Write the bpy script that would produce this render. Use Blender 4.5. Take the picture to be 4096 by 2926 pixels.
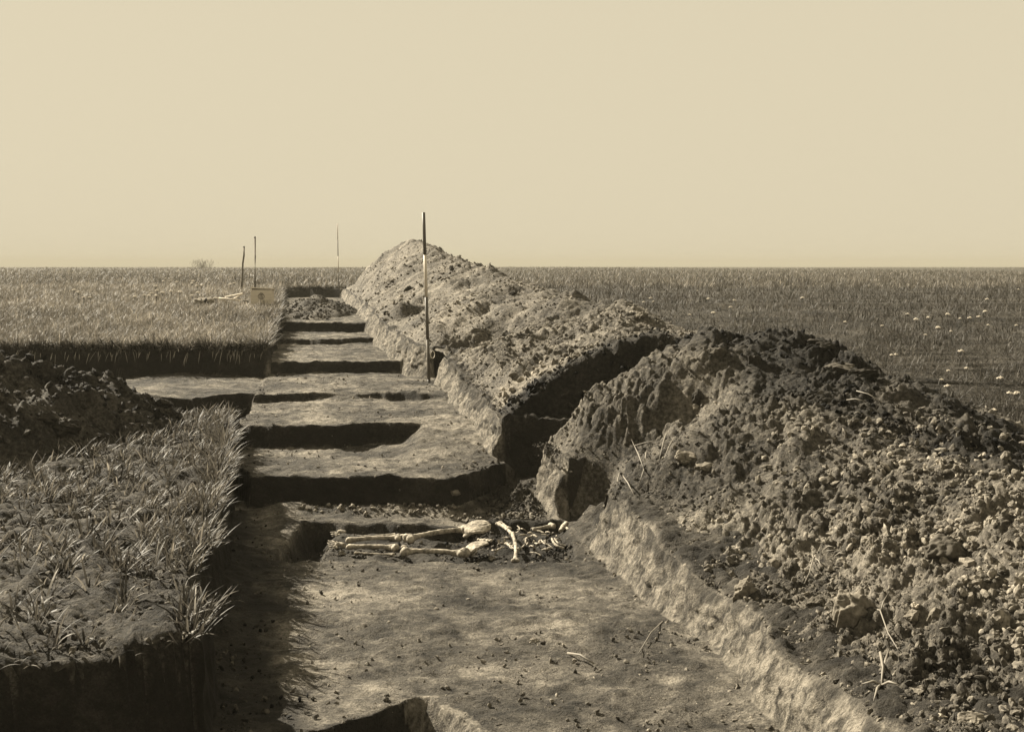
import bpy, bmesh, math, random
import numpy as np
from mathutils import Vector, Matrix, Euler
random.seed(7); rng = np.random.default_rng(11)
C = bpy.context.scene.collection
for o in list(bpy.data.objects): bpy.data.objects.remove(o)

# ---------------------------------------------------------------- camera, sky, sun, exposure
F, CX, HY, CAMZ = 3050.0, 2048.0, 1262.0, 1.0      # focal length, axis and horizon, all measured on the 4096 px original
cam = bpy.data.cameras.new('camera'); camo = bpy.data.objects.new('camera', cam); C.objects.link(camo)
camo.location = (0, 0, CAMZ); camo.rotation_euler = (math.radians(90), 0, 0)
cam.sensor_width = 36.0; cam.lens = F / 2617 * 36; cam.shift_y = -(1522 - HY) / 2617; cam.shift_x = (2026 - 2048) / 2617
cam.clip_start = 0.05; cam.clip_end = 9000
bpy.context.scene.camera = camo
SUN_EL, SUN_AZ = math.radians(35.5), math.radians(-52)     # azimuth from +Y, clockwise
S = Vector((math.sin(SUN_AZ) * math.cos(SUN_EL), math.cos(SUN_AZ) * math.cos(SUN_EL), math.sin(SUN_EL)))
w = bpy.data.worlds.new('World'); bpy.context.scene.world = w; w.use_nodes = True
nt = w.node_tree; bg = nt.nodes['Background']
sky = nt.nodes.new('ShaderNodeTexSky'); sky.sky_type = 'NISHITA'; sky.sun_disc = False
sky.sun_elevation = SUN_EL; sky.sun_rotation = SUN_AZ; sky.dust_density = 3.0; sky.air_density = 1.0
bw = nt.nodes.new('ShaderNodeRGBToBW'); nt.links.new(sky.outputs[0], bw.inputs[0])
mx = nt.nodes.new('ShaderNodeMath'); mx.operation = 'MULTIPLY_ADD'; mx.inputs[1].default_value = 0.02; mx.inputs[2].default_value = 4.2
nt.links.new(bw.outputs[0], mx.inputs[0])
vm = nt.nodes.new('ShaderNodeVectorMath'); vm.operation = 'SCALE'; vm.inputs[0].default_value = (.776, .688, .495)
nt.links.new(mx.outputs[0], vm.inputs['Scale']); nt.links.new(vm.outputs[0], bg.inputs[0])
bg.inputs[1].default_value = 0.055
sl = bpy.data.lights.new('sun', 'SUN'); sl.energy = 5.0; sl.angle = math.radians(0.6); sl.color = (1.0, 0.905, 0.73)
so = bpy.data.objects.new('sun', sl); C.objects.link(so); so.rotation_euler = S.to_track_quat('Z', 'Y').to_euler()
vs = bpy.context.scene.view_settings; vs.view_transform = 'Standard'; vs.look = 'None'; vs.gamma = 1; vs.exposure = 2.0
bpy.context.scene.cycles.max_bounces = 6
HAZE = .0016

# ---------------------------------------------------------------- helpers
def tag(o, label=None, cat=None, group=None, kind=None):
    if label: o['label'] = label
    if cat: o['category'] = cat
    if group: o['group'] = group
    if kind: o['kind'] = kind
    return o
def link(name, me, mat=None, parent=None):
    o = bpy.data.objects.new(name, me); C.objects.link(o)
    if mat: me.materials.append(mat)
    if parent: o.parent = parent
    return o
def empty(name, loc=(0, 0, 0), rz=0):
    o = bpy.data.objects.new(name, None); C.objects.link(o); o.location = loc; o.rotation_euler = (0, 0, rz)
    o.empty_display_size = 0.1
    return o
def npmesh(name, V, quads=None, tris=None, smooth=True, tone=None):
    me = bpy.data.meshes.new(name)
    nq = 0 if quads is None else len(quads); ntr = 0 if tris is None else len(tris)
    me.vertices.add(len(V)); me.vertices.foreach_set('co', np.asarray(V, np.float32).ravel())
    lp = []
    if nq: lp.append(np.asarray(quads, np.int32).ravel())
    if ntr: lp.append(np.asarray(tris, np.int32).ravel())
    lp = np.concatenate(lp); me.loops.add(len(lp)); me.loops.foreach_set('vertex_index', lp)
    starts = np.concatenate([np.arange(nq) * 4, nq * 4 + np.arange(ntr) * 3]).astype(np.int32)
    me.polygons.add(nq + ntr); me.polygons.foreach_set('loop_start', starts)
    me.polygons.foreach_set('use_smooth', np.full(nq + ntr, smooth, bool))
    me.update(calc_edges=True)
    if tone is not None:
        a = me.attributes.new('tone', 'FLOAT', 'POINT'); a.data.foreach_set('value', np.asarray(tone, np.float32))
    return me
def hsh(ix, iy, seed):
    h = (ix.astype(np.int64) * 374761393 + iy.astype(np.int64) * 668265263 + seed * 974634777) & 0xFFFFFFFF
    h = ((h ^ (h >> 13)) * 1274126177) & 0xFFFFFFFF
    h = ((h ^ (h >> 16)) * 2246822519) & 0xFFFFFFFF
    return ((h ^ (h >> 15)) & 0xFFFFFF) / float(0x1000000)
def vn(x, y, seed=0):
    x0 = np.floor(x); y0 = np.floor(y); fx = x - x0; fy = y - y0
    fx = fx * fx * (3 - 2 * fx); fy = fy * fy * (3 - 2 * fy)
    a = hsh(x0, y0, seed); b = hsh(x0 + 1, y0, seed); c = hsh(x0, y0 + 1, seed); d = hsh(x0 + 1, y0 + 1, seed)
    return ((a + (b - a) * fx) * (1 - fy) + (c + (d - c) * fx) * fy) * 2 - 1
def fbm(x, y, seed=0, octv=4, g=0.5):
    r = 0; a = 1
    for i in range(octv):
        r = r + a * vn(x * 2 ** i + 17.3 * i, y * 2 ** i - 9.1 * i, seed + i); a *= g
    return r
def clods(x, y, seed, fill=0.8):
    """domed lumps, 0..1, one per jittered cell"""
    x0 = np.floor(x); y0 = np.floor(y); best = np.zeros_like(x)
    for i in (-1, 0, 1):
        for j in (-1, 0, 1):
            cx = x0 + i; cy = y0 + j
            px = cx + hsh(cx, cy, seed); py = cy + hsh(cx, cy, seed + 1)
            r = 0.25 + 0.5 * hsh(cx, cy, seed + 2); on = hsh(cx, cy, seed + 3) < fill
            d2 = ((x - px) ** 2 + (y - py) ** 2 * (0.7 + hsh(cx, cy, seed + 4))) / (r * r)
            best = np.maximum(best, np.where(on & (d2 < 1), np.sqrt(np.maximum(0, 1 - d2)) * r * 1.3, 0))
    return best
def st(v, w=0.03): 
    t = np.clip(v / w + 0.5, 0, 1); return t * t * (3 - 2 * t)
def lerp(a, b, t): return a + (b - a) * t
def ip(x, pts): return np.interp(x, [p[0] for p in pts], [p[1] for p in pts])
def P(px, py, d):           # a measured point of the original at distance d
    return Vector(((px - CX) / F * d, d, CAMZ - (py - HY) / F * d))
def PZ(px, py, z):          # the same, on the level z
    d = (CAMZ - z) * F / (py - HY); return Vector(((px - CX) / F * d, d, z))

# ---------------------------------------------------------------- terrain functions
XLp = [(0, -0.38), (3, -0.91), (4.39, -1.21), (7.8, -1.95), (10.2, -2.44), (14, -2.98), (18.8, -3.84), (24, -4.85), (32.4, -6.54), (40, -8)]
XRp = [(0, 1.9), (3, 1.25), (4.5, 1.02), (5.2, .945), (6.1, .745), (7.1, .49), (7.5, .40), (7.7, .38), (8.45, .25), (8.8, .09), (9.2, -.1), (9.8, -.31), (11, -.57), (12.6, -.90), (13.3, -.96), (13.7, -1.3), (14, -1.42), (17.5, -2.22), (24, -3.35), (32.4, -4.87), (40, -6.2)]
ZSp = [(0, -.48), (4, -.37), (8, -.31), (10.2, -.29), (12, -.12), (14, .0), (18.8, .22), (24, .28), (35, .33), (180, .33), (260, .1), (600, -.6), (1300, -2)]
ZBp = [(3, -.55), (4.5, -.59), (5.2, -.575), (6.1, -.545), (7.1, -.47), (8.6, -.34), (9.5, -.22), (11, -.11), (14, .10), (17, .22), (18.8, .25), (24, .28), (35, .33)]
def xl_(Y): return ip(Y, XLp) + .035 * vn(Y * 1.7, Y * 0, 3) + .02 * vn(Y * 6, Y * 0, 4)
def xr_(Y): return ip(Y, XRp) + .03 * vn(Y * 2.1, Y * 0, 5) + .018 * vn(Y * 7, Y * 0, 6)
def zs(Y): return ip(Y, ZSp)
def und(X, Y): return np.clip((Y - 60) / 80, 0, 1) * .16 * (vn(X / 26, Y / 60, 201) + .4 * vn(X / 7, Y / 30, 202))
def right_z(X, Y):
    xr = xr_(Y)
    base = lerp(ip(Y, ZBp), zs(Y), np.clip((X - xr) / 1.5, 0, 1)); base = np.where(Y > 35, zs(Y), base)
    base = base + (.035 * vn(Y * 1.9, Y * 0, 33) + .02 * vn(Y * 6, Y * 0, 34)) * (Y < 30)
    yn = Y + .03 * vn(X * 5, Y * 5, 31)
    niche = st(yn - 7.5, .08) * (1 - st(yn - 8.45)) * (1 - st(X - .68, .12))
    cut = st(yn - 8.80) * (1 - st(yn - 9.5)) * (1 - st(X - .85, .5))
    notch = st(yn - 12.95) * (1 - st(yn - 13.45)) * (1 - st(X - xr - .28, .12))
    slump = -.80 + .34 * np.clip((X - .35) / .55, 0, 1) + .05 * fbm(X * 5, Y * 5, 44)
    base = lerp(base, np.minimum(slump, base), niche)
    base = lerp(base, np.minimum(-.72 + .1 * np.clip(X, 0, 1), base), cut)
    base = lerp(base, -.27, notch)
    return base + und(X, Y)
def left_z(X, Y):
    s = zs(Y)
    wb = .05 * vn(X * 2.3, Y * 0 + 3.3, 8) + .02 * vn(X * 9, Y * 9, 9)
    lim = st(X + 7.5, .2)
    cross = st(Y - 10.25 - wb) * (1 - st(Y - 14.0 - wb)) * lim
    cz = lerp(-.58, -.30 + .03 * fbm(X * 1.5, Y * 1.5, 12), st(Y - 11.9 - wb * 1.5 - .25 * np.clip(-3.6 - X, 0, 2)))
    z = lerp(s, cz, cross)
    yp = ip(X, [(-9, 3.2), (-3, 3.85), (-1.76, 4.03), (-1.39, 4.2), (-1.1, 4.5)]) + wb
    return lerp(z + und(X, Y), -1.4, 1 - st(Y - yp, .05))
def floor_z(X, Y):
    n = .03 * vn(X * 2.2, Y * 2.2, 21); n2 = .012 * vn(X * 11, Y * 11, 22)
    e1 = 8.58 + .65 * st(X + .28, .5) + n * 1.6 + n2 + np.interp(-X, [1.95, 2.1, 2.3], [0, .35, .9])
    ramp = st(X + .92, .25)
    e2 = ip(X, [(-2.7, 10.4), (-2.3, 10.12), (-2.1, 10.08), (-1.55, 10.05), (-1.3, 10.3), (-.9, 10.3)]) + n + n2
    e3 = 11.9 + n * 2 + .12 * np.sin(X * 3) + n2
    e4 = 14.0 + n + n2; e5 = 17.1 + n * 2; e6 = 18.8 + n
    z = np.full_like(X, -.76) - .03 * np.clip(X + 1.2, 0, 1)
    z = lerp(z, -.54, st(Y - e1, .035))
    up3 = lerp(st(Y - e2, .035), np.clip((Y - 9.3) / 1.1, 0, 1), ramp)
    z = lerp(z, -.36, up3)
    f3 = np.clip(np.abs((X + 1.75) / .45), .15, 1) * np.where(X > -1.15, np.clip((-.75 - X) / .3, 0, 1), 1)
    z = lerp(z, -.275, lerp(st(Y - e3, .5), st(Y - e3, .03), f3))
    z = lerp(z, -.14, st(Y - e4)); z = lerp(z, -.065, st(Y - e5)); z = lerp(z, .08, st(Y - e6))
    z = lerp(z, zs(Y) + und(X, Y), st(Y - 32.4 - n))
    z = z + .012 * fbm(X * 1.6, Y * 1.6, 23, 4) + .005 * fbm(X * 14, Y * 14, 24, 2)
    # grave hollow
    yc = 7.72 + .04 * (X + .7); gx = np.clip((X + 1.47) / .1, 0, 1) * np.clip((.34 - X) / .08, 0, 1)
    gy = st(Y - 7.23 - n2 * 3 + n, .22) * (1 - st(Y - 8.1 - .26 * st(X + .32, .15) + n2 * 3 - n, .07))
    feet = 2 * np.exp(-((X + 1.37) / .10) ** 2) * st(Y - 7.15, .06) * (1 - st(Y - 8.12, .05))
    z = z - .085 * gx * gy * (1 + .3 * vn(X * 9, Y * 9, 26)) - .07 * feet * st(X + 1.47, .05)
    # slump of crumbs at the foot of the near steps
    z = z + .05 * np.exp(-((Y - e1 + .12) / .09) ** 2) * (Y < e1) * np.clip(.7 + vn(X * 3, Y * 0, 27), 0, 1.6)
    z = z + .13 * np.exp(-((Y - 8.85) / .2) ** 2 - ((X - .05) / .22) ** 2) * (Y < 9.1) * (1 + .5 * vn(X * 14, Y * 14, 30))
    # low bank under the painted shadow along the foot of the left wall
    dl = X - xl_(Y)
    z = z + .05 * np.clip(1 - dl / .22, 0, 1) * (Y < 8.4) * (1 + .5 * vn(X * 8, Y * 8, 29))
    # pit at the near end
    pr = ip(Y, [(2, -2), (3.2, -1.0), (3.7, -.45), (4.1, -.17), (4.46, -.10), (4.78, -.25), (4.9, -.37)]) + n2 + .02 * vn(Y * 8, X * 0, 28)
    yf = np.minimum(4.93 + (X + .42) * 1.2, 4.93) + n2 * 2
    side = np.clip((pr - X) / .22, 0, 1) ** .8
    pit = side * (1 - st(Y - yf, .03))
    return z - .42 * pit
def gz(X, Y):
    X = np.asarray(X, float); Y = np.asarray(Y, float)
    return np.where(X < xl_(Y), left_z(X, Y), np.where(X > xr_(Y), right_z(X, Y), floor_z(X, Y)))
CR = [(2.5, -.42), (3, -.36), (4, -.24), (5, -.1), (6, -.12), (7, .02), (8, .27), (9, .42), (10.4, .40), (11, .42), (12, .48), (13, .53), (15, .63), (18, .79), (22, 1.06), (25.5, 1.38), (27.5, 1.48), (29, 1.42), (31, 1.05), (33.5, .5), (36, .1)]
WC = [(3, 1.7), (6, 1.6), (7, 1.5), (8, 1.3), (9, 1.1), (10, 1.3), (13, 1.75), (18, 1.75), (22, 1.6), (28, 1.3), (36, 1.3)]
PL = [(3, .8), (6, .3), (7, .3), (8, .5), (9, .7), (10, .4), (13, .1), (36, .05)]
def heap_z(X, Y, detail=True):
    xr = xr_(Y); 
    off = .26 * st(Y - 7.7, .4) * (1 - st(Y - 8.42, .3)) + .125 + np.maximum(0, .05 * vn(Y * 2.2, Y * 0, 47) + .03 * vn(Y * 6, Y * 0 + X * 2, 48))
    u = X - xr - off
    Wc = ip(Y, WC); pl = ip(Y, PL); wf = np.where(Y < 9, 1.0, 1.35) + .2 * np.sin(Y * .9)
    crest = ip(Y, CR) + .05 * vn(Y * .9, Y * 0, 51); b = ip(Y, ZBp) - .01 + (.035 * vn(Y * 1.9, Y * 0, 33) + .02 * vn(Y * 6, Y * 0, 34)) * (Y < 30); s = zs(Y)
    t = np.clip(u / Wc, 0, 1); up = b + (crest - b) * (1 - (1 - t) ** 1.45)
    v = np.clip((u - Wc - pl) / wf, 0, 2); dn = s + (crest - s) * (1 - v ** 1.25)
    z = np.where(u < Wc + pl, up, dn); z = np.where(u < 0, b + u * 2.5, z)
    G = np.maximum((8.86 - Y) * 3.2, (Y - 9.66) * 3.4) - .25 + np.maximum(0, X - .42) * 1.15
    G = G - .9 * st(Y - 8.84, .06) * (1 - st(Y - 9.48, .04)) * (1 - st(X - .75, .5))
    z = np.minimum(z, G + .13 * fbm(X * 2.6, Y * 2.6, 52, 4, .6))
    # gullies across the flank
    fl = np.clip(u / .3, 0, 1) * np.clip(1.5 - u, 0, 1)
    for yc, dep, slant in ((13.25, .26, .55), (16.6, .14, .5), (11.6, .08, .35), (6.3, .06, .2)):
        q = Y - yc - slant * u
        z = z - dep * fl * np.where(q > 0, np.exp(-(q / .16) ** 2), np.exp(-(q / .55) ** 2))
    if detail:
        k = np.clip(u / .25, 0, 1)
        wx = X + .05 * vn(X * 6, Y * 6, 60); wy = Y + .05 * vn(X * 6, Y * 6, 61)
        z = z + k * (.075 * vn(X * 1.7, Y * 1.7, 53) + .045 * vn(wx * 4.3, wy * 4.3, 54) + .022 * vn(wx * 11, wy * 11, 55) + .010 * vn(wx * 27, wy * 27, 56))
        patch = np.clip(.5 + 1.4 * vn(X * 1.3, Y * 1.3, 62), 0, 1)
        sm = np.where(Y > 9.5, .6, 1)
        z = z + k * sm * (.07 * clods(wx * 4.2, wy * 4.2, 70, .3) + .042 * clods(wx * 9, wy * 9, 76, .5) * (.4 + patch) + .035 * clods(wx * 22, wy * 22, 82, .7) * (.3 + patch) + .022 * clods(wx * 42, wy * 42, 88, .8) * (.5 + .5 * patch))
    return z
LHP = np.array([(-2.5, 9.7), (-2.65, 9.1), (-2.95, 8.5), (-3.3, 7.75), (-4.4, 7.1), (-7, 6.7), (-8.4, 8.2), (-7, 10.1), (-5, 10.2), (-3.9, 9.95), (-3.1, 9.95)])
def poly_in(X, Y, Pn):
    d = np.full(X.shape, 1e9); ins = np.zeros(X.shape, bool); n = len(Pn)
    for i in range(n):
        a = Pn[i]; b = Pn[(i + 1) % n]; e = b - a
        t = np.clip(((X - a[0]) * e[0] + (Y - a[1]) * e[1]) / (e @ e), 0, 1)
        d = np.minimum(d, np.hypot(X - a[0] - t * e[0], Y - a[1] - t * e[1]))
        c = ((a[1] > Y) != (b[1] > Y)) & (X < (b[0] - a[0]) * (Y - a[1]) / (b[1] - a[1] + 1e-12) + a[0]); ins ^= c
    return np.where(ins, d, -d)
def lheap_z(X, Y):
    d = poly_in(X, Y, LHP) + .10 * vn(X * 1.8, Y * 1.8, 90)
    z = np.where(d > 0, -.33 + 1.9 * (1 - np.exp(-d * .41)), -.33 + d * .7)
    wx = X + .06 * vn(X * 5, Y * 5, 91); wy = Y + .06 * vn(X * 5, Y * 5, 92)
    k = np.clip(d / .1 + .3, 0, 1)
    return z + k * (.05 * vn(X * 3, Y * 3, 93) + .02 * vn(wx * 10, wy * 10, 94) + .075 * clods(wx * 4.5, wy * 4.5, 95, .5) + .05 * clods(wx * 9, wy * 9, 101, .6) + .03 * clods(wx * 20, wy * 20, 107, .8))
def pile_z(X, Y):
    r = np.hypot((X + 4.02) / .62, (Y - 23.6) / 2.2) + .1 * vn(X * 2, Y * 1, 111)
    r2 = np.hypot((X + 3.5) / .5, (Y - 22.0) / 2.6)
    z = .04 + np.maximum(.36 * (1 - r), .25 * (1 - r2))
    return z + .03 * vn(X * 6, Y * 4, 112) + .05 * clods(X * 7, Y * 5, 113, .7)
def top(X, Y):
    X = np.atleast_1d(np.asarray(X, float)); Y = np.atleast_1d(np.asarray(Y, float))
    z = gz(X, Y); h = heap_z(X, Y); z = np.where((X > xr_(Y) - .05) & (Y < 36), np.maximum(z, h), z)
    l = lheap_z(X, Y); return np.where((X < -2.2) & (Y > 6) & (Y < 12), np.maximum(z, l), z)
def hit(px, py):            # where the sight line through a measured point meets the ground
    d = np.geomspace(2.6, 60, 3000); X = (px - CX) / F * d; Z = CAMZ - (py - HY) / F * d
    t = top(X, d); k = np.argmax(Z < t)
    return Vector((X[k], d[k], t[k]))

# ---------------------------------------------------------------- materials
def mat(name, col, rough=.9, spec=.15):
    m = bpy.data.materials.new(name); m.use_nodes = True; n = m.node_tree
    b = n.nodes['Principled BSDF']; b.inputs['Base Color'].default_value = (*col, 1); b.inputs['Roughness'].default_value = rough
    b.inputs['Specular IOR Level'].default_value = spec
    return m, n, b
def tint(v): v = v * .8; return (v, v * .895, v * .735, 1)
def ramp(n, pts):
    r = n.nodes.new('ShaderNodeValToRGB'); e = r.color_ramp.elements
    while len(e) < len(pts): e.new(.5)
    for k, (p, v) in enumerate(pts): e[k].position = p; e[k].color = tint(v)
    return r
def noise(n, scale, detail=6, rough=.6, vec=None, dist=0):
    x = n.nodes.new('ShaderNodeTexNoise'); x.inputs['Scale'].default_value = scale; x.inputs['Detail'].default_value = detail
    x.inputs['Roughness'].default_value = rough; x.inputs['Distortion'].default_value = dist
    if vec is not None: n.links.new(vec, x.inputs['Vector'])
    return x
def coords(n, scale=(1, 1, 1)):
    t = n.nodes.new('ShaderNodeTexCoord'); mp = n.nodes.new('ShaderNodeMapping'); mp.inputs['Scale'].default_value = scale
    n.links.new(t.outputs['Object'], mp.inputs[0]); return mp.outputs[0]
def mixc(n, a, b, fac, mode='MIX'):
    x = n.nodes.new('ShaderNodeMix'); x.data_type = 'RGBA'; x.blend_type = mode
    for s, v in ((0, fac), (6, a), (7, b)):
        if hasattr(v, 'links'): n.links.new(v, x.inputs[s])
        else: x.inputs[s].default_value = v
    return x.outputs[2]
def mth(n, op, a, b=0.0, clamp=False):
    x = n.nodes.new('ShaderNodeMath'); x.operation = op; x.use_clamp = clamp
    for s, v in ((0, a), (1, b)):
        if hasattr(v, 'links'): n.links.new(v, x.inputs[s])
        else: x.inputs[s].default_value = v
    return x.outputs[0]
def bump(n, b, h, strength=.6, dist=.01):
    x = n.nodes.new('ShaderNodeBump'); x.inputs['Strength'].default_value = strength; x.inputs['Distance'].default_value = dist
    n.links.new(h, x.inputs['Height']); n.links.new(x.outputs[0], b.inputs['Normal'])
def attr(n, name='tone'):
    a = n.nodes.new('ShaderNodeAttribute'); a.attribute_name = name; return a.outputs['Fac']

def trench_mat():
    m, n, b = mat('trench_soil', (.2, .18, .14))
    co = coords(n)
    n1 = noise(n, 1.6, 8, .68, co, .4); n2 = noise(n, 9, 8, .7, coords(n, (.95, 1.05, 1)), .4); n3 = noise(n, 60, 4, .6, co)
    s = mth(n, 'ADD', mth(n, 'MULTIPLY', n1.outputs[0], .55), mth(n, 'MULTIPLY', n2.outputs[0], .36))
    s = mth(n, 'ADD', s, mth(n, 'MULTIPLY', n3.outputs[0], .16))
    n5 = noise(n, 150, 3, .7, coords(n, (.7, 1.2, 1)), 0); s = mth(n, 'ADD', s, mth(n, 'MULTIPLY', mth(n, 'SUBTRACT', n5.outputs[0], .5), .22))
    fl = ramp(n, [(.43, .014), (.50, .048), (.56, .10), (.66, .29)]); n.links.new(s, fl.inputs[0])
    # cut walls: pale subsoil with vertical spade streaks
    w1 = noise(n, 1.0, 7, .65, coords(n, (12, 13, 8)), .7); w2 = noise(n, 1.0, 4, .6, coords(n, (48, 52, 40)), .3)
    sw = mth(n, 'ADD', mth(n, 'MULTIPLY', w1.outputs[0], .7), mth(n, 'MULTIPLY', w2.outputs[0], .3))
    wl = ramp(n, [(.37, .03), (.45, .085), (.52, .17), (.64, .32)]); n.links.new(sw, wl.inputs[0])
    pk_ = noise(n, 1.0, 3, .6, coords(n, (38, 42, 20)), .3); pr_ = ramp(n, [(.30, .25), (.40, 1.2)]); pr_.color_ramp.elements[0].color = (.3, .3, .3, 1); pr_.color_ramp.elements[1].color = (1, 1, 1, 1); n.links.new(pk_.outputs[0], pr_.inputs[0])
    c0_ = mixc(n, wl.outputs[0], pr_.outputs[0], 1.0, 'MULTIPLY')
    c1 = mixc(n, fl.outputs[0], c0_, attr(n, 'wall'))
    # humus: dark topsoil, also painted shade on left wall, steps and floor edge
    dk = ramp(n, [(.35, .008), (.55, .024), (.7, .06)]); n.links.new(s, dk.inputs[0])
    c2 = mixc(n, c1, dk.outputs[0], attr(n, 'humus_shade'))
    n.links.new(c2, b.inputs['Base Color'])
    hb = mth(n, 'ADD', mth(n, 'MULTIPLY', noise(n, 28, 8, .7, co).outputs[0], 1.0), mth(n, 'MULTIPLY', noise(n, 120, 3, .6, co).outputs[0], .35))
    bump(n, b, hb, 1.0, .035)
    return m
def soil_mat(name, lo, mid, hi, tonek=.8, bd=.02):
    m, n, b = mat(name, (.2, .18, .14))
    co = coords(n)
    s = mth(n, 'ADD', mth(n, 'MULTIPLY', noise(n, 1.7, 6, .6, co, .3).outputs[0], .4), mth(n, 'MULTIPLY', noise(n, 35, 6, .65, co).outputs[0], .6))
    r = ramp(n, [(.38, lo), (.5, mid), (.64, hi)]); n.links.new(s, r.inputs[0])
    t = mth(n, 'ADD', mth(n, 'MULTIPLY', attr(n), tonek), 1 - tonek * .5)
    cc = n.nodes.new('ShaderNodeCombineColor')
    for k in range(3): n.links.new(t, cc.inputs[k])
    n.links.new(mixc(n, r.outputs[0], cc.outputs[0], 1.0, 'MULTIPLY'), b.inputs['Base Color'])
    hb = mth(n, 'ADD', mth(n, 'MULTIPLY', noise(n, 26, 8, .7, co).outputs[0], 1.0), mth(n, 'MULTIPLY', noise(n, 110, 3, .6, co).outputs[0], .4))
    bump(n, b, hb, .9, bd)
    return m
M = {}
M['trench'] = trench_mat()
M['field'] = soil_mat('field_soil', .008, .035, .10, 0, .035)
M['heap'] = soil_mat('spoil_soil', .018, .075, .19, .9)
M['crumb'] = soil_mat('spoil_crumb', .035, .11, .25, 1.3, .008)
M['dark'] = soil_mat('dark_soil', .010, .04, .11, .9)
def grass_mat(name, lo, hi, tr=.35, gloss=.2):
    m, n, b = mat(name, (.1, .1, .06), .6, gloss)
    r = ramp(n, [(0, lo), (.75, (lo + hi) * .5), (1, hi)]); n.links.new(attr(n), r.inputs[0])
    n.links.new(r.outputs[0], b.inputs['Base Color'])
    t = n.nodes.new('ShaderNodeBsdfTranslucent'); n.links.new(r.outputs[0], t.inputs[0])
    x = n.nodes.new('ShaderNodeMixShader'); x.inputs[0].default_value = tr
    n.links.new(b.outputs[0], x.inputs[1]); n.links.new(t.outputs[0], x.inputs[2]); n.links.new(x.outputs[0], n.nodes['Material Output'].inputs[0])
    return m
M['grass'] = grass_mat('rye_leaf', .014, .36)
M['grass_l'] = grass_mat('field_leaf', .07, .40)
M['grass_r'] = grass_mat('meadow_leaf', .018, .13)
M['straw'] = grass_mat('dry_straw', .2, .45, .1, .3)
def simple(name, v, rough=.8, spec=.2, nscale=20, var=.35, bs=.3, vec=(1, 1, 1)):
    m, n, b = mat(name, (v, v, v), rough, spec); co = coords(n, vec)
    nn = noise(n, nscale, 6, .6, co); r = ramp(n, [(.3, v * (1 - var)), (.7, v * (1 + var))]); n.links.new(nn.outputs[0], r.inputs[0])
    n.links.new(r.outputs[0], b.inputs['Base Color']); bump(n, b, nn.outputs[0], bs, .004); return m
M['bone'] = simple('bone', .29, .9, .1, 30, .8, .9)
M['white'] = simple('white_paint', .6, .6, .3, 12, .12)
M['chalk'] = simple('chalky_stone', .45, .9, .1, 24, .3, .6)
M['red'] = simple('red_paint', .10, .6, .3, 12, .2)
M['grey'] = simple('worn_paint', .12, .7, .2, 18, .5, .3, (1, 1, .3))
M['wood'] = simple('bare_wood', .15, .8, .2, 14, .35, .4, (1, 1, .15))
M['crate'] = simple('crate_wood', .65, .8, .2, 9, .18, .3, (.3, 1, 4))
M['ink'] = simple('stencil_ink', .10, .8, .1, 30, .3)
M['iron'] = simple('rusty_iron', .05, .6, .4, 20, .4)
M['cloth'] = simple('grey_cloth', .22, .9, .1, 12, .3)
M['darkcloth'] = simple('dark_cloth', .03, .9, .1, 12, .3)
M['flower'] = simple('white_petal', .6, .6, .2, 30, .1)
M['stone'] = simple('pale_stone', .17, .95, .05, 26, .6, .9)
M['slab'] = simple('grey_clod', .085, .9, .1, 16, .4, .8)
M['darkclod'] = simple('dark_clod', .035, .9, .1, 16, .4, .8)

# ---------------------------------------------------------------- ground grid (field + trench)
Ys = np.concatenate([np.arange(1.2, 3.0, .05), np.arange(3.0, 14.3, .013), np.arange(14.3, 19.1, .018), np.arange(19.1, 33, .05), np.geomspace(33, 1300, 80)])
offL = np.concatenate([-np.geomspace(1200, 5.6, 55), -np.arange(5.5, .02, -.028)])
offR = np.concatenate([np.arange(.0, 1.4, .02), np.geomspace(1.42, 1200, 75)])
NW = 22; fw = np.linspace(0, 1, NW + 2)[1:-1]; tfl = np.linspace(0, 1, 150)
YY = Ys[:, None]; XL = xl_(YY); XR = xr_(YY)
e = 1e-4
blkL = XL + offL[None, :]; zL = left_z(blkL, YY + 0 * blkL)
zLe = left_z(XL - e, YY); 
wl = .05 + 0 * YY
xa = XL + wl; xb = XR - .0
fx = xa + (xb - xa) * tfl[None, :]; zf = floor_z(fx, YY + 0 * fx)
zfa = zf[:, :1]; zfb = zf[:, -1:]
XwL = XL + wl * fw[None, :]; ZwL = zLe + (zfa - zLe) * (fw ** .8)[None, :]
XwL = XwL + .02 * vn(YY * 9 + 0 * XwL, ZwL * 6, 41) + .01 * vn(YY * 30 + 0 * XwL, ZwL * 14, 42)
zRe = right_z(XR + .11 + e, YY)
ZwR = zfb + (zRe - zfb) * (fw ** .95)[None, :]
XwR = XR + .11 * fw[None, :] + (.030 * vn(YY * 2.6 + 0 * ZwR, ZwR * 5, 43) + .016 * vn(YY * 9 + 0 * ZwR, ZwR * 9, 48) + .014 * vn(YY * 20 + 0 * ZwR, ZwR * 40, 49) + .009 * vn(YY * 34 + 0 * ZwR, ZwR * 7, 44) + .007 * vn(YY * 80 + 0 * ZwR, ZwR * 30, 45)) * np.sin(np.pi * fw)[None, :] ** .5
blkR = XR + .11 + offR[None, :]; zR = right_z(blkR, YY + 0 * blkR)
X = np.concatenate([blkL, XwL, fx, XwR, blkR], 1); Z = np.concatenate([zL, ZwL, zf, ZwR, zR], 1); Yg = YY + 0 * X
nL, nF = blkL.shape[1], fx.shape[1]
near = (Yg < 60) & (np.abs(X) < 40)
lp = near & (X < XL) & (Yg < 10.4) & (Z > zs(Yg) - .1)
Z = Z + lp * (.022 * fbm(X * 6, Yg * 6, 125, 4) + .03 * clods(X * 11, Yg * 11, 140, .5) + .02 * clods(X * 24, Yg * 24, 145, .6))
rb = near & (X > XR + .12) & (Yg < 14)
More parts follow.
